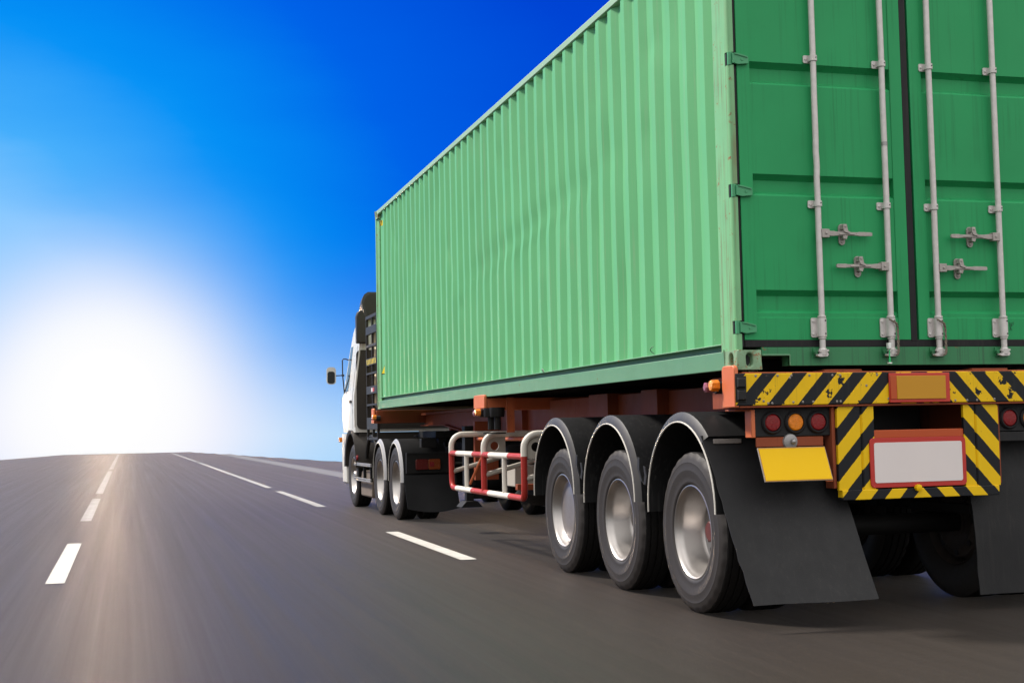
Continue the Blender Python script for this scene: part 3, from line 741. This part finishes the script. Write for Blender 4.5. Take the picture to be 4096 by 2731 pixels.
# lamp clusters
def lens(x, z, m, par, y):
    o = MB().lathe([(-.022, .030), (-.020, .044), (-.014, .0505), (0, .051)], (x, y, z), 28, 'y').build('tail_lamp', m, par)
    MB().lathe([(-.012, .053), (-.020, .055), (-.020, .062), (-.010, .070), (0, .070)], (x, y, z), 28, 'y', caps=False).build('lamp_ring', 'gasket', par)
for sx in (-1, 1):
    T = (lambda x: x) if sx < 0 else mx
    def bb(n, m, x0, x1, *a, par=tr, **k): return B(n, m, par, min(T(x0), T(x1)), max(T(x0), T(x1)), *a, **k)
    lp = bb('lamp_panel', 'flap', .122, .655, .045, .075, 1.125, 1.298)
    for x, m in ((.236, 'lens_red'), (.389, 'lens_amber'), (.541, 'lens_red')): lens(T(x), 1.2085, m, lp, .045)
    bb('lamp_bracket', 'orange', .094, .120, .030, .12, 1.120, 1.290)
    bb('lamp_bracket', 'orange_shaded', .0, .30, .05, .20, 1.281, 1.292)
    bb('lamp_bracket', 'orange_shaded', .626, .649, .02, .12, .80, 1.298)
    if sx < 0:
        bb('plate_bracket', 'orange_shaded', .129, .581, .048, .056, 1.062, 1.121)
        mb = MB().lathe([(-.014, .030), (-.010, .045), (0, .05)], (.355, .047, 1.092), 24, 'y'); mb.lathe([(-.040, .0), (-.038, .008), (-.033, .014), (-.024, .017), (-.012, .017)], (.367, .047, 1.092), 20, 'y', caps=False)
        mb.build('plate_lamp', 'alu', tr)
        # tilted yellow plate
        t0, t1 = Vector((0, .046, 1.055)), Vector((0, -.047, .853)); d = (t1-t0).normalized(); nn = Vector((0, d.z, -d.y))
        if nn.y > 0: nn = -nn
        def slab(x0, x1, s0, s1, o0, o1):
            q = []
            for o in (o0, o1):
                for x, s in ((x0, s0), (x1, s0), (x1, s1), (x0, s1)): p = t0+(t1-t0)*s+nn*o; q.append((x, p.y, p.z))
            return q
        fcs = [(0, 1, 2, 3), (7, 6, 5, 4), (0, 4, 5, 1), (1, 5, 6, 2), (2, 6, 7, 3), (3, 7, 4, 0)]
        pf = MB().add(slab(.131, .583, 0, 1, 0, .010), fcs).build('plate_frame', 'galv_dark', tr, bevel=.002)
        MB().add(slab(.139, .575, .045, .965, .0102, .0135), fcs).build('number_plate', 'plate_yellow', pf)
        MB().add(slab(.135, .579, .012, .99, .0098, .0112), fcs).build('plate_rim', 'amber_panel', pf)
        bb('plate_bracket', 'orange', .54, .585, -.05, -.03, .847, .858)
    else:
        bb('lamp_panel_sill', 'flap', .122, .655, .030, .075, 1.062, 1.121)
    # striped panels beside the plate
    x0, x1 = .651, .902
    P = [(T(x0), -.002), (T(.806), -.002), (T(.816), .010), (T(.826), -.002), (T(x1), -.002), (T(x1), .02), (T(x0), .02)]
    if sx > 0: P = P[::-1]
    MB().prism(P, 'z', .789, 1.2985).build('striped_panel', 'stripe_clean', tr, bevel=0, smooth=15)
B('underride_bar', 'stripe_clean', tr, .668, mx(.668), -.012, .05, .728, .7885, bevel=.004)
B('orange_crossbar', 'orange_bar', tr, .902, mx(.902), .004, .03, 1.100, 1.150)
B('slot_shade_sheet', 'black', tr, .86, mx(.86), .55, .56, .80, 1.32)  # black sheet behind the slot, painted in place of its shade
B('slot_shade_sheet', 'black', tr, .86, mx(.86), .16, .54, 1.301, 1.31)  # black sheet roofing the slot, there to keep it dark
def rrect(x0, x1, z0, z1, r, n=6):
    o = []
    for cx, cz, a0 in ((x1-r, z1-r, 0), (x0+r, z1-r, 90), (x0+r, z0+r, 180), (x1-r, z0+r, 270)):
        for k in range(n+1): a = R(a0+90*k/n); o.append((cx+r*math.cos(a), cz+r*math.sin(a)))
    return o
sp = MB().prism(rrect(.863, 1.537, .797, 1.102, .028), 'y', -.012, -.0025).build('marker_board', 'red_clean', tr, bevel=.002)
MB().prism(rrect(.891, 1.508, .827, 1.073, .014), 'y', -.0145, -.0122).build('board_face', 'plate_white', sp)
MB().lathe([(-.028, .012), (-.024, .022), (0, .022)], (1.183, -.010, .790), 8, 'y').build('lock_pin', 'plate_yellow', tr)
# mud flaps
def flap(x0, x1, path, name='mud_flap', m='flap', par=None, ragged=0, sag=0, skew=0):
    n = 18; mb = MB(); th = .010; rows = []
    P = []
    for a, b in zip(path, path[1:]):
        for k in range(5): P.append((a[0]+(b[0]-a[0])*k/5, a[1]+(b[1]-a[1])*k/5))
    P.append(path[-1])
    for off in (0, th):
        g_ = []
        for j, (y, z) in enumerate(P):
            t = j/(len(P)-1); row = []
            for i in range(n+1):
                u = i/n; x = x0+(x1-x0)*u-skew*(1-t)*(1-u)
                if i == 0 and ragged: x += ragged*mnoise.noise(Vector((z*14, 1, 2)))+ragged*.6*mnoise.noise(Vector((z*40, 1, 2)))
                yy = y+.018*t*math.sin(u*5.2+.6)+.010*mnoise.noise(Vector((x*3, z*3, 0)))
                zz = z-sag*t*4*u*(1-u)
                row.append((x, yy+off, zz))
            g_.append(row)
        rows.append(g_)
    A, Bq = rows; nr = len(P)
    o = 0
    mb.v = [p for r in A for p in r]+[p for r in Bq for p in r]; w = n+1; N_ = nr*w
    for j in range(nr-1):
        for i in range(n):
            q = (j*w+i, j*w+i+1, (j+1)*w+i+1, (j+1)*w+i); mb.face(q); mb.face([N_+k for k in reversed(q)])
    rim_ = [i for i in range(w)]+[j*w+n for j in range(1, nr)]+[(nr-1)*w+i for i in range(n-1, -1, -1)]+[j*w for j in range(nr-2, 0, -1)]
    for a, b in zip(rim_, rim_[1:]+rim_[:1]): mb.face((a, b, N_+b, N_+a))
    return mb.build(name, m, par, smooth=50)
FP = [(.36, 1.137), (.235, .96), (.125, .74), (-.03, .46), (-.215, .155)]
flap(-.040, .765, FP, par=tr, ragged=.010, skew=.055); flap(mx(.78), mx(-.03), [(.20, 1.06), (.14, .8), (.10, .5), (.06, .10)], par=tr, ragged=.006)
for x0, x1 in ((.03, .16), (mx(.16), mx(.03))): B('flap_strip', 'galv_dark', tr, x0-.06, x1, .312, .325, 1.085, 1.115)
# fenders
def fender(par, cy, xo, xi, zc=.675, r=.55, band=.065, dz=.62, a_to=180, lipmat='fender_lip', sx=-1, rear_dz=None, shell_from=None):
    T = (lambda x: x) if sx < 0 else mx
    rz = dz if rear_dz is None else rear_dz
    def path(rad):
        p = []
        if rz < zc: p.append((cy-rad, rz))
        p += [(cy-rad*math.cos(R(a)), zc+rad*math.sin(R(a))) for a in range(0, 181, 6)]
        p.append((cy+rad, dz)); return p
    ro = r+band
    def cut(p): return p if shell_from is None else [q for q in p if q[0] > cy or q[1] > shell_from]
    A, Bp = path(r), cut(path(ro))
    mb = MB()
    mb.loft([[(T(xo), y, z) for y, z in A], [(T(xi), y, z) for y, z in A]], caps=False, closed=False)
    mb.loft([[(T(xo+.030), y, z) for y, z in Bp], [(T(xi), y, z) for y, z in Bp]], caps=False, closed=False)
    k0 = len(path(ro))-len(Bp)
    mb.cm = 1; C_ = path(r+band*.45)[k0:]; mb.loft([[(T(xo), y, z) for y, z in path(r+.004)[k0:]], [(T(xo+.004), y, z) for y, z in C_], [(T(xo+.030), y, z) for y, z in Bp]], caps=False, closed=False); mb.cm = 0
    mb.loft([[(T(xi), y, z) for y, z in A[k0:]], [(T(xi), y, z) for y, z in Bp]], caps=False, closed=False)
    o = mb.build('fender', ['fender', lipmat], par, smooth=50)
    MB().tube([(T(xo-.001), y, z) for y, z in path(r+.002)], .0055, 6).build('fender_bead', 'bead', o)
    return o
AX = [.73, 2.09, 3.44]
for k, y in enumerate(AX):
    for sx in (-1, 1):
        fender(tr, y, -.092, .66, sx=sx, rear_dz=(.80 if k else .66), shell_from=(1.11 if k == 0 else None))
    for side in (True, False):
        s = (lambda x: x) if side else mx
        d = -.045 if (k == 2) else .085
        wheel(tr, s(.107), y, side, d, 'hub_red' if k == 0 else ('cover' if k == 2 else 'hub')); wheel(tr, s(.420), y, side, .085, rim='hub')  # inner rims take the dark hub colour to paint in underside shade
    MB().lathe([(.2, .055), (.55, .07), (1.9, .07), (2.24, .055)], (0, y, RW), 20).build('axle', 'under', tr)
    for x in (.72, mx(.72)):
        B('leaf_spring', 'under', tr, x-.04, x+.04, y-.55, y+.55, .60, .66); B('spring_hanger', 'under', tr, x-.05, x+.05, y+.56, y+.72, .60, 1.10)
for k, y in enumerate(AX[:2]):    # straps hanging between the fenders
    mb = MB(); yc = y+.60; pts = [(-.09, yc+.10, .98), (-.10, yc+.08, .90), (-.102, yc+.02, .82), (-.100, yc-.03, .80), (-.098, yc-.05, .86), (-.096, yc-.02, .92)]
    for a, b in zip(pts, pts[1:]): mb.add([(a[0]-.004, a[1], a[2]), (a[0]+.004, a[1], a[2]), (b[0]+.004, b[1], b[2]), (b[0]-.004, b[1], b[2]), (a[0]-.004, a[1]+.035, a[2]+.01), (a[0]+.004, a[1]+.035, a[2]+.01), (b[0]+.004, b[1]+.035, b[2]+.01), (b[0]-.004, b[1]+.035, b[2]+.01)], [(0, 1, 2, 3), (4, 5, 6, 7), (0, 3, 7, 4), (1, 2, 6, 5), (0, 1, 5, 4), (3, 2, 6, 7)])
    mb.build('rubber_strap', 'flap', tr)
# side marker lamps
def marker(y, z, x=-.03):
    b = MB().lathe([(-.02, .038), (.05, .038)], (x+.02, y, z), 8, 'x').build('marker_base', 'flap', tr)
    MB().lathe([(-.05, .030), (-.045, .036), (.0, .038)], (x, y-.045, z+.012), 7, 'x').build('marker_lamp', 'lens_amber', tr)
    MB().lathe([(-.05, .020), (-.042, .034), (.0, .034)], (x, y+.045, z+.004), 6, 'x').build('marker_lamp', 'lens_pink', tr)
marker(.26, 1.430, -.035); marker(6.08, 1.368, -.045); marker(12.28, 1.40, -.02)
# legs under the middle side plate
for y in (5.84, 5.60):
    mb = MB().lathe([(1.20, .036), (1.38, .036)], (.02, y, 0), 10, 'z'); mb.lathe([(1.325, .068), (1.34, .075), (1.42, .078)], (.02, y, 0), 14, 'z'); mb.lathe([(1.158, .085), (1.172, .085)], (.02, y, 0), 14, 'z')
    mb.build('guard_stay', 'under', tr)
# striped tubular side guard
GX = -.03
def guard_bar(name, pts, r, cuts):
    """tube along pts, colour changes at the fractions in cuts"""
    mb = MB(); seg = [0]+cuts+[1]; P = [Vector(p) for p in pts]
    for k in range(len(seg)-1):
        mb.cm = k % 2; mb.tube([P[0].lerp(P[-1], seg[k]), P[0].lerp(P[-1], seg[k+1])], r, 14)
    return mb.build(name, ['red_tube', 'white_tube'], tr)
guard_bar('guard_rail', [(GX, 7.41, .948), (GX, 4.51, .948)], .030, [.105, .355, .585, .83])
guard_bar('guard_rail', [(GX, 7.25, .567), (GX, 4.60, .567)], .030, [.035, .30, .56, .85])
for k, y in enumerate((7.41, 5.97, 4.51)):
    rb = .13; top = [(GX, y, .95), (GX, y, 1.155-rb)]+[(GX+rb-rb*math.cos(R(a)), y, 1.155-rb+rb*math.sin(R(a))) for a in range(15, 91, 15)]+[(.70, y, 1.155)]
    MB().tube(top, .031, 14).build('guard_hoop', 'white_tube', tr)
    low = [(GX, y, .95), (GX, y, .69)]
    if k == 0: low += [(GX, y-.10*(1-math.cos(R(a))), .69-.123*math.sin(R(a))) for a in (20, 40, 60, 80)]+[(GX, y-.16, .567)]
    elif k == 2: low += [(GX, y+.05*(1-math.cos(R(a))), .64-.073*math.sin(R(a))) for a in (30, 60, 85)]+[(GX, y+.09, .567)]
    else: low += [(GX, y, .567)]
    MB().tube(low, .031, 14).build('guard_post', 'red_tube', tr)
    MB().tube([(GX, y, .74), (.70, y, .93)], .026, 12).build('guard_brace', 'cream', tr)
    if k:
        mb = MB(); x0, x1, z0, z1 = (.0, .20, .93, 1.135); hx, hz_ = .085, 1.035
        ov = [(.044*math.cos(R(a+7.5)), .044*math.sin(R(a+7.5))) for a in range(0, 360, 15)]
        out_ = []
        for a, b in ov:
            t = math.atan2(b, a); c, s = math.cos(t), math.sin(t)
            q = min(((x1-hx) if c > 0 else (hx-x0))/max(abs(c), 1e-6), ((z1-hz_) if s > 0 else (hz_-z0))/max(abs(s), 1e-6)); out_.append((c*q, s*q))
        for (cx_, cz_) in ((x0-hx, z0-hz_), (x1-hx, z0-hz_), (x0-hx, z1-hz_), (x1-hx, z1-hz_)):
            i = min(range(len(out_)), key=lambda i: (out_[i][0]-cx_)**2+(out_[i][1]-cz_)**2); out_[i] = (cx_, cz_)
        f3 = lambda p, yy: (hx+p[0], yy, hz_+p[1])
        mb.loft([[f3(p, y+.012) for p in out_], [f3(p, y) for p in out_], [f3(p, y) for p in ov], [f3(p, y+.012) for p in ov], [f3(p, y+.012) for p in out_]], caps=False)
        mb.build('gusset_plate', 'cream', tr, smooth=20)
for y in (6.71, 5.19): MB().tube([(GX, y, .94), (GX, y, .575)], .024, 12).build('guard_upright', 'white_tube', tr)
MB().tube([(.28, 7.41, 1.10), (.28, 4.4, 1.10)], .018, 8).build('guard_rod', 'orange', tr)
MB().tube([(.30, 7.0, 1.08), (.15, 7.3, .60)], .016, 8).build('guard_rod', 'orange', tr)
# landing legs, tanks, spare wheel
for x in (.36, mx(.36)):
    mb = MB().box(x-.06, x+.06, 8.12, 8.26, .55, 1.25); mb.box(x-.045, x+.045, 8.14, 8.24, .33, .56)
    lg = mb.build('landing_leg', 'under', tr, bevel=.006)
    MB().prism([(x-.13, .30), (x+.13, .30), (x+.07, .37), (x-.07, .37)], 'y', 8.06, 8.32).build('leg_foot', 'under', lg, bevel=.006)
    MB().box(x+.02, x+.30, 7.95, 8.02, .62, 1.30).build('leg_brace', 'orange_shaded', tr)
MB().tube([(.36, 8.19, .42), (mx(.36), 8.19, .42)], .03, 10).build('leg_shaft', 'under', tr)
MB().lathe([(.42, .0), (.425, .10), (.45, .15), (.50, .17), (1.40, .17), (1.45, .15), (1.475, .10), (1.48, .0)], (0, 6.9, .86), 24, caps=False).build('air_tank', 'under', tr)
B('battery_box', 'cream', tr, .36, .85, 6.2, 6.55, .60, .82, bevel=.01)
B('cross_beam', 'orange_shaded', tr, .30, mx(.30), 5.9, 5.98, .58, .64)
MB().lathe([(.0, .30), (.09, .46), (.13, .50), (.17, .46), (.26, .30)], (1.1, 7.0, .36), 40, 'z').build('spare_tyre', 'tread', tr)

# ------------------------------------------------------------------ tractor
tk = thing('tractor_truck', 'white cab-over tractor truck pulling the trailer, seen from behind with its left mirror', 'truck', (CXL, 13, 0))
for x in (.80, mx(.80)): B('chassis_rail', 'under', tk, x-.04, x+.04, 9.7, 15.3, .78, 1.04)
for y in (9.8, 11.5, 13.0): B('chassis_crossmember', 'under', tk, .84, mx(.84), y, y+.08, .80, 1.02)
MB().prism([(.5, 10.6), (mx(.5), 10.6), (mx(.6), 12.2), (.6, 12.2)], 'z', 1.10, 1.20).build('fifth_wheel', 'under', tk, bevel=.01)
for y, d in ((10.95, .03), (12.17, .03)):
    for side in (True, False):
        s = (lambda x: x) if side else mx
        wheel(tk, s(.135), y, side, .055, R_=.505); wheel(tk, s(.445), y, side, .055, R_=.505, rim='hub')  # dark inner rims here too, shade put into the colour
        fender(tk, y-.05, .0, .62, zc=.56, r=.49, band=.055, dz=.50, lipmat='bead_grey' if False else 'fender_lip2', sx=(-1 if side else 1)) if False else None
    MB().lathe([(.3, .09), (.9, .10), (1.12, .20), (1.32, .20), (1.54, .10), (2.14, .09)], (0, y, .505), 20).build('axle', 'under', tk)
MT['fender_lip2'] = mat('fender_lip2', (.34, .335, .34), .4, var=.12, vscale=7)
for y in (10.92, 12.14):
    for sx in (-1, 1): fender(tk, y, -.012, .62, zc=.60, r=.44, band=.06, dz=.52, lipmat='fender_lip2', sx=sx, rear_dz=.52)
for side in (True, False):
    s = (lambda x: x) if side else mx
    wheel(tk, s(.135), 14.57, side, -.03, 'steel', R_=.505)
MB().lathe([(.3, .06), (2.1, .06)], (0, 14.57, .50), 16).build('axle', 'under', tk)
# rear of the tractor: lamp box and flaps
for sx in (-1, 1):
    T = (lambda x: x) if sx < 0 else mx
    mb = MB().box(min(T(.03), T(.70)), max(T(.03), T(.70)), 10.28, 10.34, .64, .915)
    lb = mb.build('lamp_box', 'under', tk, bevel=.01)
    mb = MB().box(min(T(.028), T(.66)), max(T(.028), T(.66)), 10.262, 10.279, .905, .918); mb.build('lamp_bar', 'flap', lb)
    for a, b, m in ((.150, .318, 'tail_red_dark'), (.322, .484, 'tail_orange')):
        MB().prism(rrect(min(T(a), T(b)), max(T(a), T(b)), .690, .828, .018), 'y', 10.245, 10.279).build('tail_lamp', m, lb, bevel=.006)
    mb = MB().prism(rrect(min(T(.335), T(.395)), max(T(.335), T(.395)), .730, .790, .01), 'y', 10.238, 10.2455); mb.build('tail_lens', 'lens_red', lb)
    a, b = (.0, .70) if sx < 0 else (mx(.70), mx(0))
    flap(a, b, [(10.27, .62), (10.24, .50), (10.16, .34), (10.06, .19)], par=tk, sag=.05, m='flap_dark')
B('catwalk', 'under', tk, .1, mx(.1), 12.75, 13.7, 1.04, 1.08)
# cab
def cab_ring(z, xl, yb, yf, rf, rb=.05):
    o = []
    for cx, cy, a0, r in ((mx(xl)-rf, yf-rf, 0, rf), (xl+rf, yf-rf, 90, rf), (xl+rb, yb+rb, 180, rb), (mx(xl)-rb, yb+rb, 270, rb)):
        for k in range(7): a = R(a0+15*k); o.append((cx+r*math.cos(a), cy+r*math.sin(a), z))
    return o
YB = 14.22
lv = [(1.20, -.005, 15.60, .14), (1.45, -.012, 15.62, .16), (1.78, -.010, 15.60, .16), (1.86, .002, 15.57, .16), (2.20, .040, 15.47, .16), (2.56, .085, 15.36, .16), (2.85, .125, 15.26, .17), (2.96, .15, 15.20, .18), (3.04, .20, 15.1, .18), (3.08, .30, 14.95, .18)]
cab = MB().loft([cab_ring(z, xl, YB+(.0 if z < 2.9 else .03), yf, rf) for z, xl, yf, rf in lv]).build('cab_body', 'cab_white', tk, smooth=40)
B('cab_floor', 'cab_dark', tk, .06, mx(.06), YB+.02, 15.5, 1.05, 1.195)
mb = MB().prism(rrect(.02, mx(.02), 1.25, 2.52, .08), 'y', YB-.02, YB-.002); mb.build('cab_back_panel', 'cab_dark', cab)  # dark sheet: shade on the cab back painted in with its black parts
for sx in (-1, 1):
    T = (lambda x: x) if sx < 0 else mx
    # side window lying on the leaning side
    def sidep(y, z, off=-.004):
        for (z0, x0, *_), (z1, x1, *_) in zip(lv, lv[1:]):
            if z0 <= z <= z1: return (T(x0+(x1-x0)*(z-z0)/(z1-z0)+off), y, z)
    zz = [1.88, 2.05, 2.2, 2.4, 2.56, 2.62]; mbw = MB()
    mbw.loft([[sidep(14.92, z), sidep(15.34-(z-1.88)*.30, z), sidep(15.34-(z-1.88)*.30, z, -.001), sidep(14.92, z, -.001)] for z in zz]); mbw.build('side_window', 'glass', cab)
    mbd = MB()
    for y in (14.44, 15.36):
        mbd.loft([[sidep(y, z, -.003), sidep(y+.012, z, -.003), sidep(y+.012, z, .002), sidep(y, z, .002)] for z in (1.25, 1.5, 1.78, 1.86) + ((2.2, 2.6) if y < 15 else ())])
    mbd.build('door_seam', 'cab_dark', cab)
    h = sidep(14.52, 1.70); MB().box(min(h[0], h[0]-.02*(1 if sx < 0 else -1)), max(h[0], h[0]-.02*(1 if sx < 0 else -1)), 14.50, 14.68, 1.68, 1.72).build('cab_door_handle', 'cab_dark', cab, bevel=.006)
    # bright trim strip down the rear edge
    MB().tube([sidep(14.20, z, -.004) for z in (1.28, 1.5, 1.78, 1.86, 2.2, 2.56, 2.62)], .014, 8).build('cab_edge_trim', 'cab_white', cab)
    # corner fairing above
    mb = MB()
    P = [(.015, 2.62), (.012, 3.05), (.035, 3.12), (.075, 3.15), (.12, 3.14), (.18, 3.05), (.20, 2.62)]
    P = [(T(x), z) for x, z in P]; mb.prism(P if sx < 0 else P[::-1], 'y', 14.06, 14.22); mb.build('side_fairing', 'cab_dark', cab, bevel=.02)
# roof deflector, open at the back
def dring(k, y, top, bot):
    xl = .13+k; o = [(xl+.06, bot), (xl+.02, bot+.12), (xl-.015, bot+.25*(top-bot)/.42), (xl, top-.10), (xl+.03, top-.04), (xl+.09, top)]
    o = o+[(mx(x), z) for x, z in reversed(o)]
    return [(x, y, z) for x, z in o]
mb = MB(); mb.loft([dring(.10, 15.05, 3.16, 3.02), dring(.05, 14.75, 3.32, 3.02), dring(.01, 14.40, 3.43, 3.02), dring(0, 14.18, 3.455, 3.01), dring(.035, 14.175, 3.425, 3.02)], caps=False)
mb.cm = 1; mb.loft([dring(.035, 14.175, 3.425, 3.02), dring(.06, 14.45, 3.38, 3.03)], caps=True)
mb.build('roof_deflector', ['fender_lip', 'cab_dark'], tk, smooth=40)
# mirror on the left and right
for sx in (-1, 1):
    T = (lambda x: x) if sx < 0 else mx
    mb = MB(); rings = []
    for y, k in ((15.40, .62), (15.37, .9), (15.33, 1.0), (15.315, 1.0)):
        rings.append([(T(-.222+(x)*k), y, 2.155+z*k) for x, z in rrect(-.078, .078, -.145, .145, .055)])
    mir = mb.loft(rings).build('mirror', 'cab_white', tk, smooth=40)
    mb = MB().prism([(T(-.222+x), 2.120+z) for x, z in rrect(-.064, .058, -.095, .105, .04)], 'y', 15.309, 15.3145); mb.build('mirror_glass', 'mirror', mir)
    mb = MB(); mb.tube([(T(.085), 15.34, 2.415), (T(.03), 15.33, 2.435), (T(-.015), 15.32, 2.435), (T(-.032), 15.32, 2.41), (T(-.03), 15.32, 2.16), (T(-.012), 15.33, 1.98), (T(.0), 15.34, 1.85)], .010, 8)
    mb.tube([(T(-.03), 15.32, 2.16), (T(-.15), 15.33, 2.155)], .009, 8); mb.lathe([(-.025, .012), (.025, .02)], (T(-.03), 15.32, 2.16), 10, 'x')
    mb.build('mirror_arm', 'cab_dark', mir)
    # wheel arch, bumper and side marker
    A = [(14.57+(.60)*math.cos(R(a)), .64+.60*math.sin(R(a))) for a in range(0, 181, 12)]; A2 = [(14.57+.54*math.cos(R(a)), .64+.54*math.sin(R(a))) for a in range(0, 181, 12)]
    mb = MB(); mb.loft([[(T(.30), y, z) for y, z in A2], [(T(-.035), y, z) for y, z in A2], [(T(-.045), y, z) for y, z in A], [(T(.30), y, z) for y, z in A]], caps=False, closed=False); mb.build('wheel_arch', 'cab_dark', tk, smooth=40)
    MB().box(min(T(-.09), T(-.04)), max(T(-.09), T(-.04)), 15.36, 15.46, 1.04, 1.12).build('side_indicator', 'lens_amber', tk, bevel=.01)
mb = MB().loft([cab_ring(z, xl, 15.14, 15.70, .12) for z, xl in ((.34, .04), (.38, -.005), (.70, -.012), (1.0, -.012), (1.18, -.01))]); mb.build('front_bumper', 'cab_white', tk, smooth=40)
# gas cylinder rack behind the cab
rack = None
for x in (mx(.085), .085):
    rk = MB()
    for y in (12.62, 13.50): rk.box(x-.02, x+.02, y, y+.03, 1.08, 2.98)
    for z0, z1 in ((2.94, 2.99), (2.70, 2.82), (2.50, 2.54), (2.22, 2.33), (2.08, 2.11), (1.78, 1.90), (1.60, 1.63), (1.24, 1.42), (1.08, 1.12)): rk.box(x-.022, x+.022, 12.60, 13.53, z0, z1)
    rk.box(x-.018, x+.018, 13.02, 13.05, 1.08, 2.96)
    rack = rk.build('cylinder_rack', 'cab_dark', tk, bevel=.003)
mb = MB(); 
for k in range(7): mb.prism([(12.66+k*.12, 2.235), (12.70+k*.12, 2.235), (12.73+k*.12, 2.315), (12.69+k*.12, 2.315)], 'x', .060, .0625)
mb.build('rack_stripe', 'sticker', rack)
mb = MB().box(.060, .0625, 12.96, 13.08, 1.81, 1.87); mb.build('rack_reflector', 'plate_white', rack); MB().box(.060, .0625, 12.82, 12.955, 1.81, 1.87).build('rack_reflector', 'red_clean', rack)
for z in (1.72, 2.02, 2.42, 2.66):
    MB().lathe([(.115, .0), (.118, .05), (.14, .10), (.19, .14), (.26, .155), (2.18, .155), (2.25, .14), (2.30, .10), (2.32, .0)], (0, 12.86, z), 24, caps=False).build('gas_cylinder', 'tank', tk)
    MB().lathe([(.125, .0), (.128, .05), (.15, .10), (.20, .14), (.27, .15), (2.17, .15), (2.24, .14), (2.29, .10), (2.31, .0)], (0, 13.24, z-.03), 24, caps=False).build('gas_cylinder', 'tank', tk)
# side rails, fuel tank and plumbing between the axles
for z in (.715, .690, .485, .455):
    MB().box(-.035, -.010, 12.72, 14.22, z-.011, z+.011).build('side_rail', 'alu', tk, bevel=.004)
MB().prism([(13.0, .20), (14.0, .20), (14.02, .40), (13.95, .60), (13.05, .60), (12.98, .40)], 'x', .04, .62).build('fuel_tank', 'tank_dirty', tk, bevel=.03)
for y in (12.9, 13.5, 14.0): B('rail_stay', 'under', tk, .0, .04, y, y+.04, .45, .72)
MB().lathe([(-.03, .0), (-.025, .035), (0, .04)], (-.01, 13.98, .80), 12).build('side_marker', 'lens_red', tk)
mb = MB()
for k in range(5):
    y0 = 13.2+k*.09; mb.tube([(.08+.02*k, y0+.5*math.cos(R(a)), .72+.42*math.sin(R(a))) for a in range(10, 171, 16)], .022, 8)
mb.build('air_hose', 'under', tk)
mb = MB()
rh = random.Random(9)
for k in range(10):
    x = rh.uniform(.5, 1.9); mb.tube([(x, 12.7, 1.12+rh.uniform(-.04, .1)), (x+.1, 12.1, 1.16), (x+rh.uniform(-.2, .2), 11.5, 1.13), (x, 10.9, 1.10)], .014, 6)
mb.build('coupling_hose', 'under', tk)
for a, b in ((.25, .45), (.55, .62), (.70, .95)): B('valve_box', 'under', tk, a, b, 10.1+a, 10.22+a, .98, 1.10)
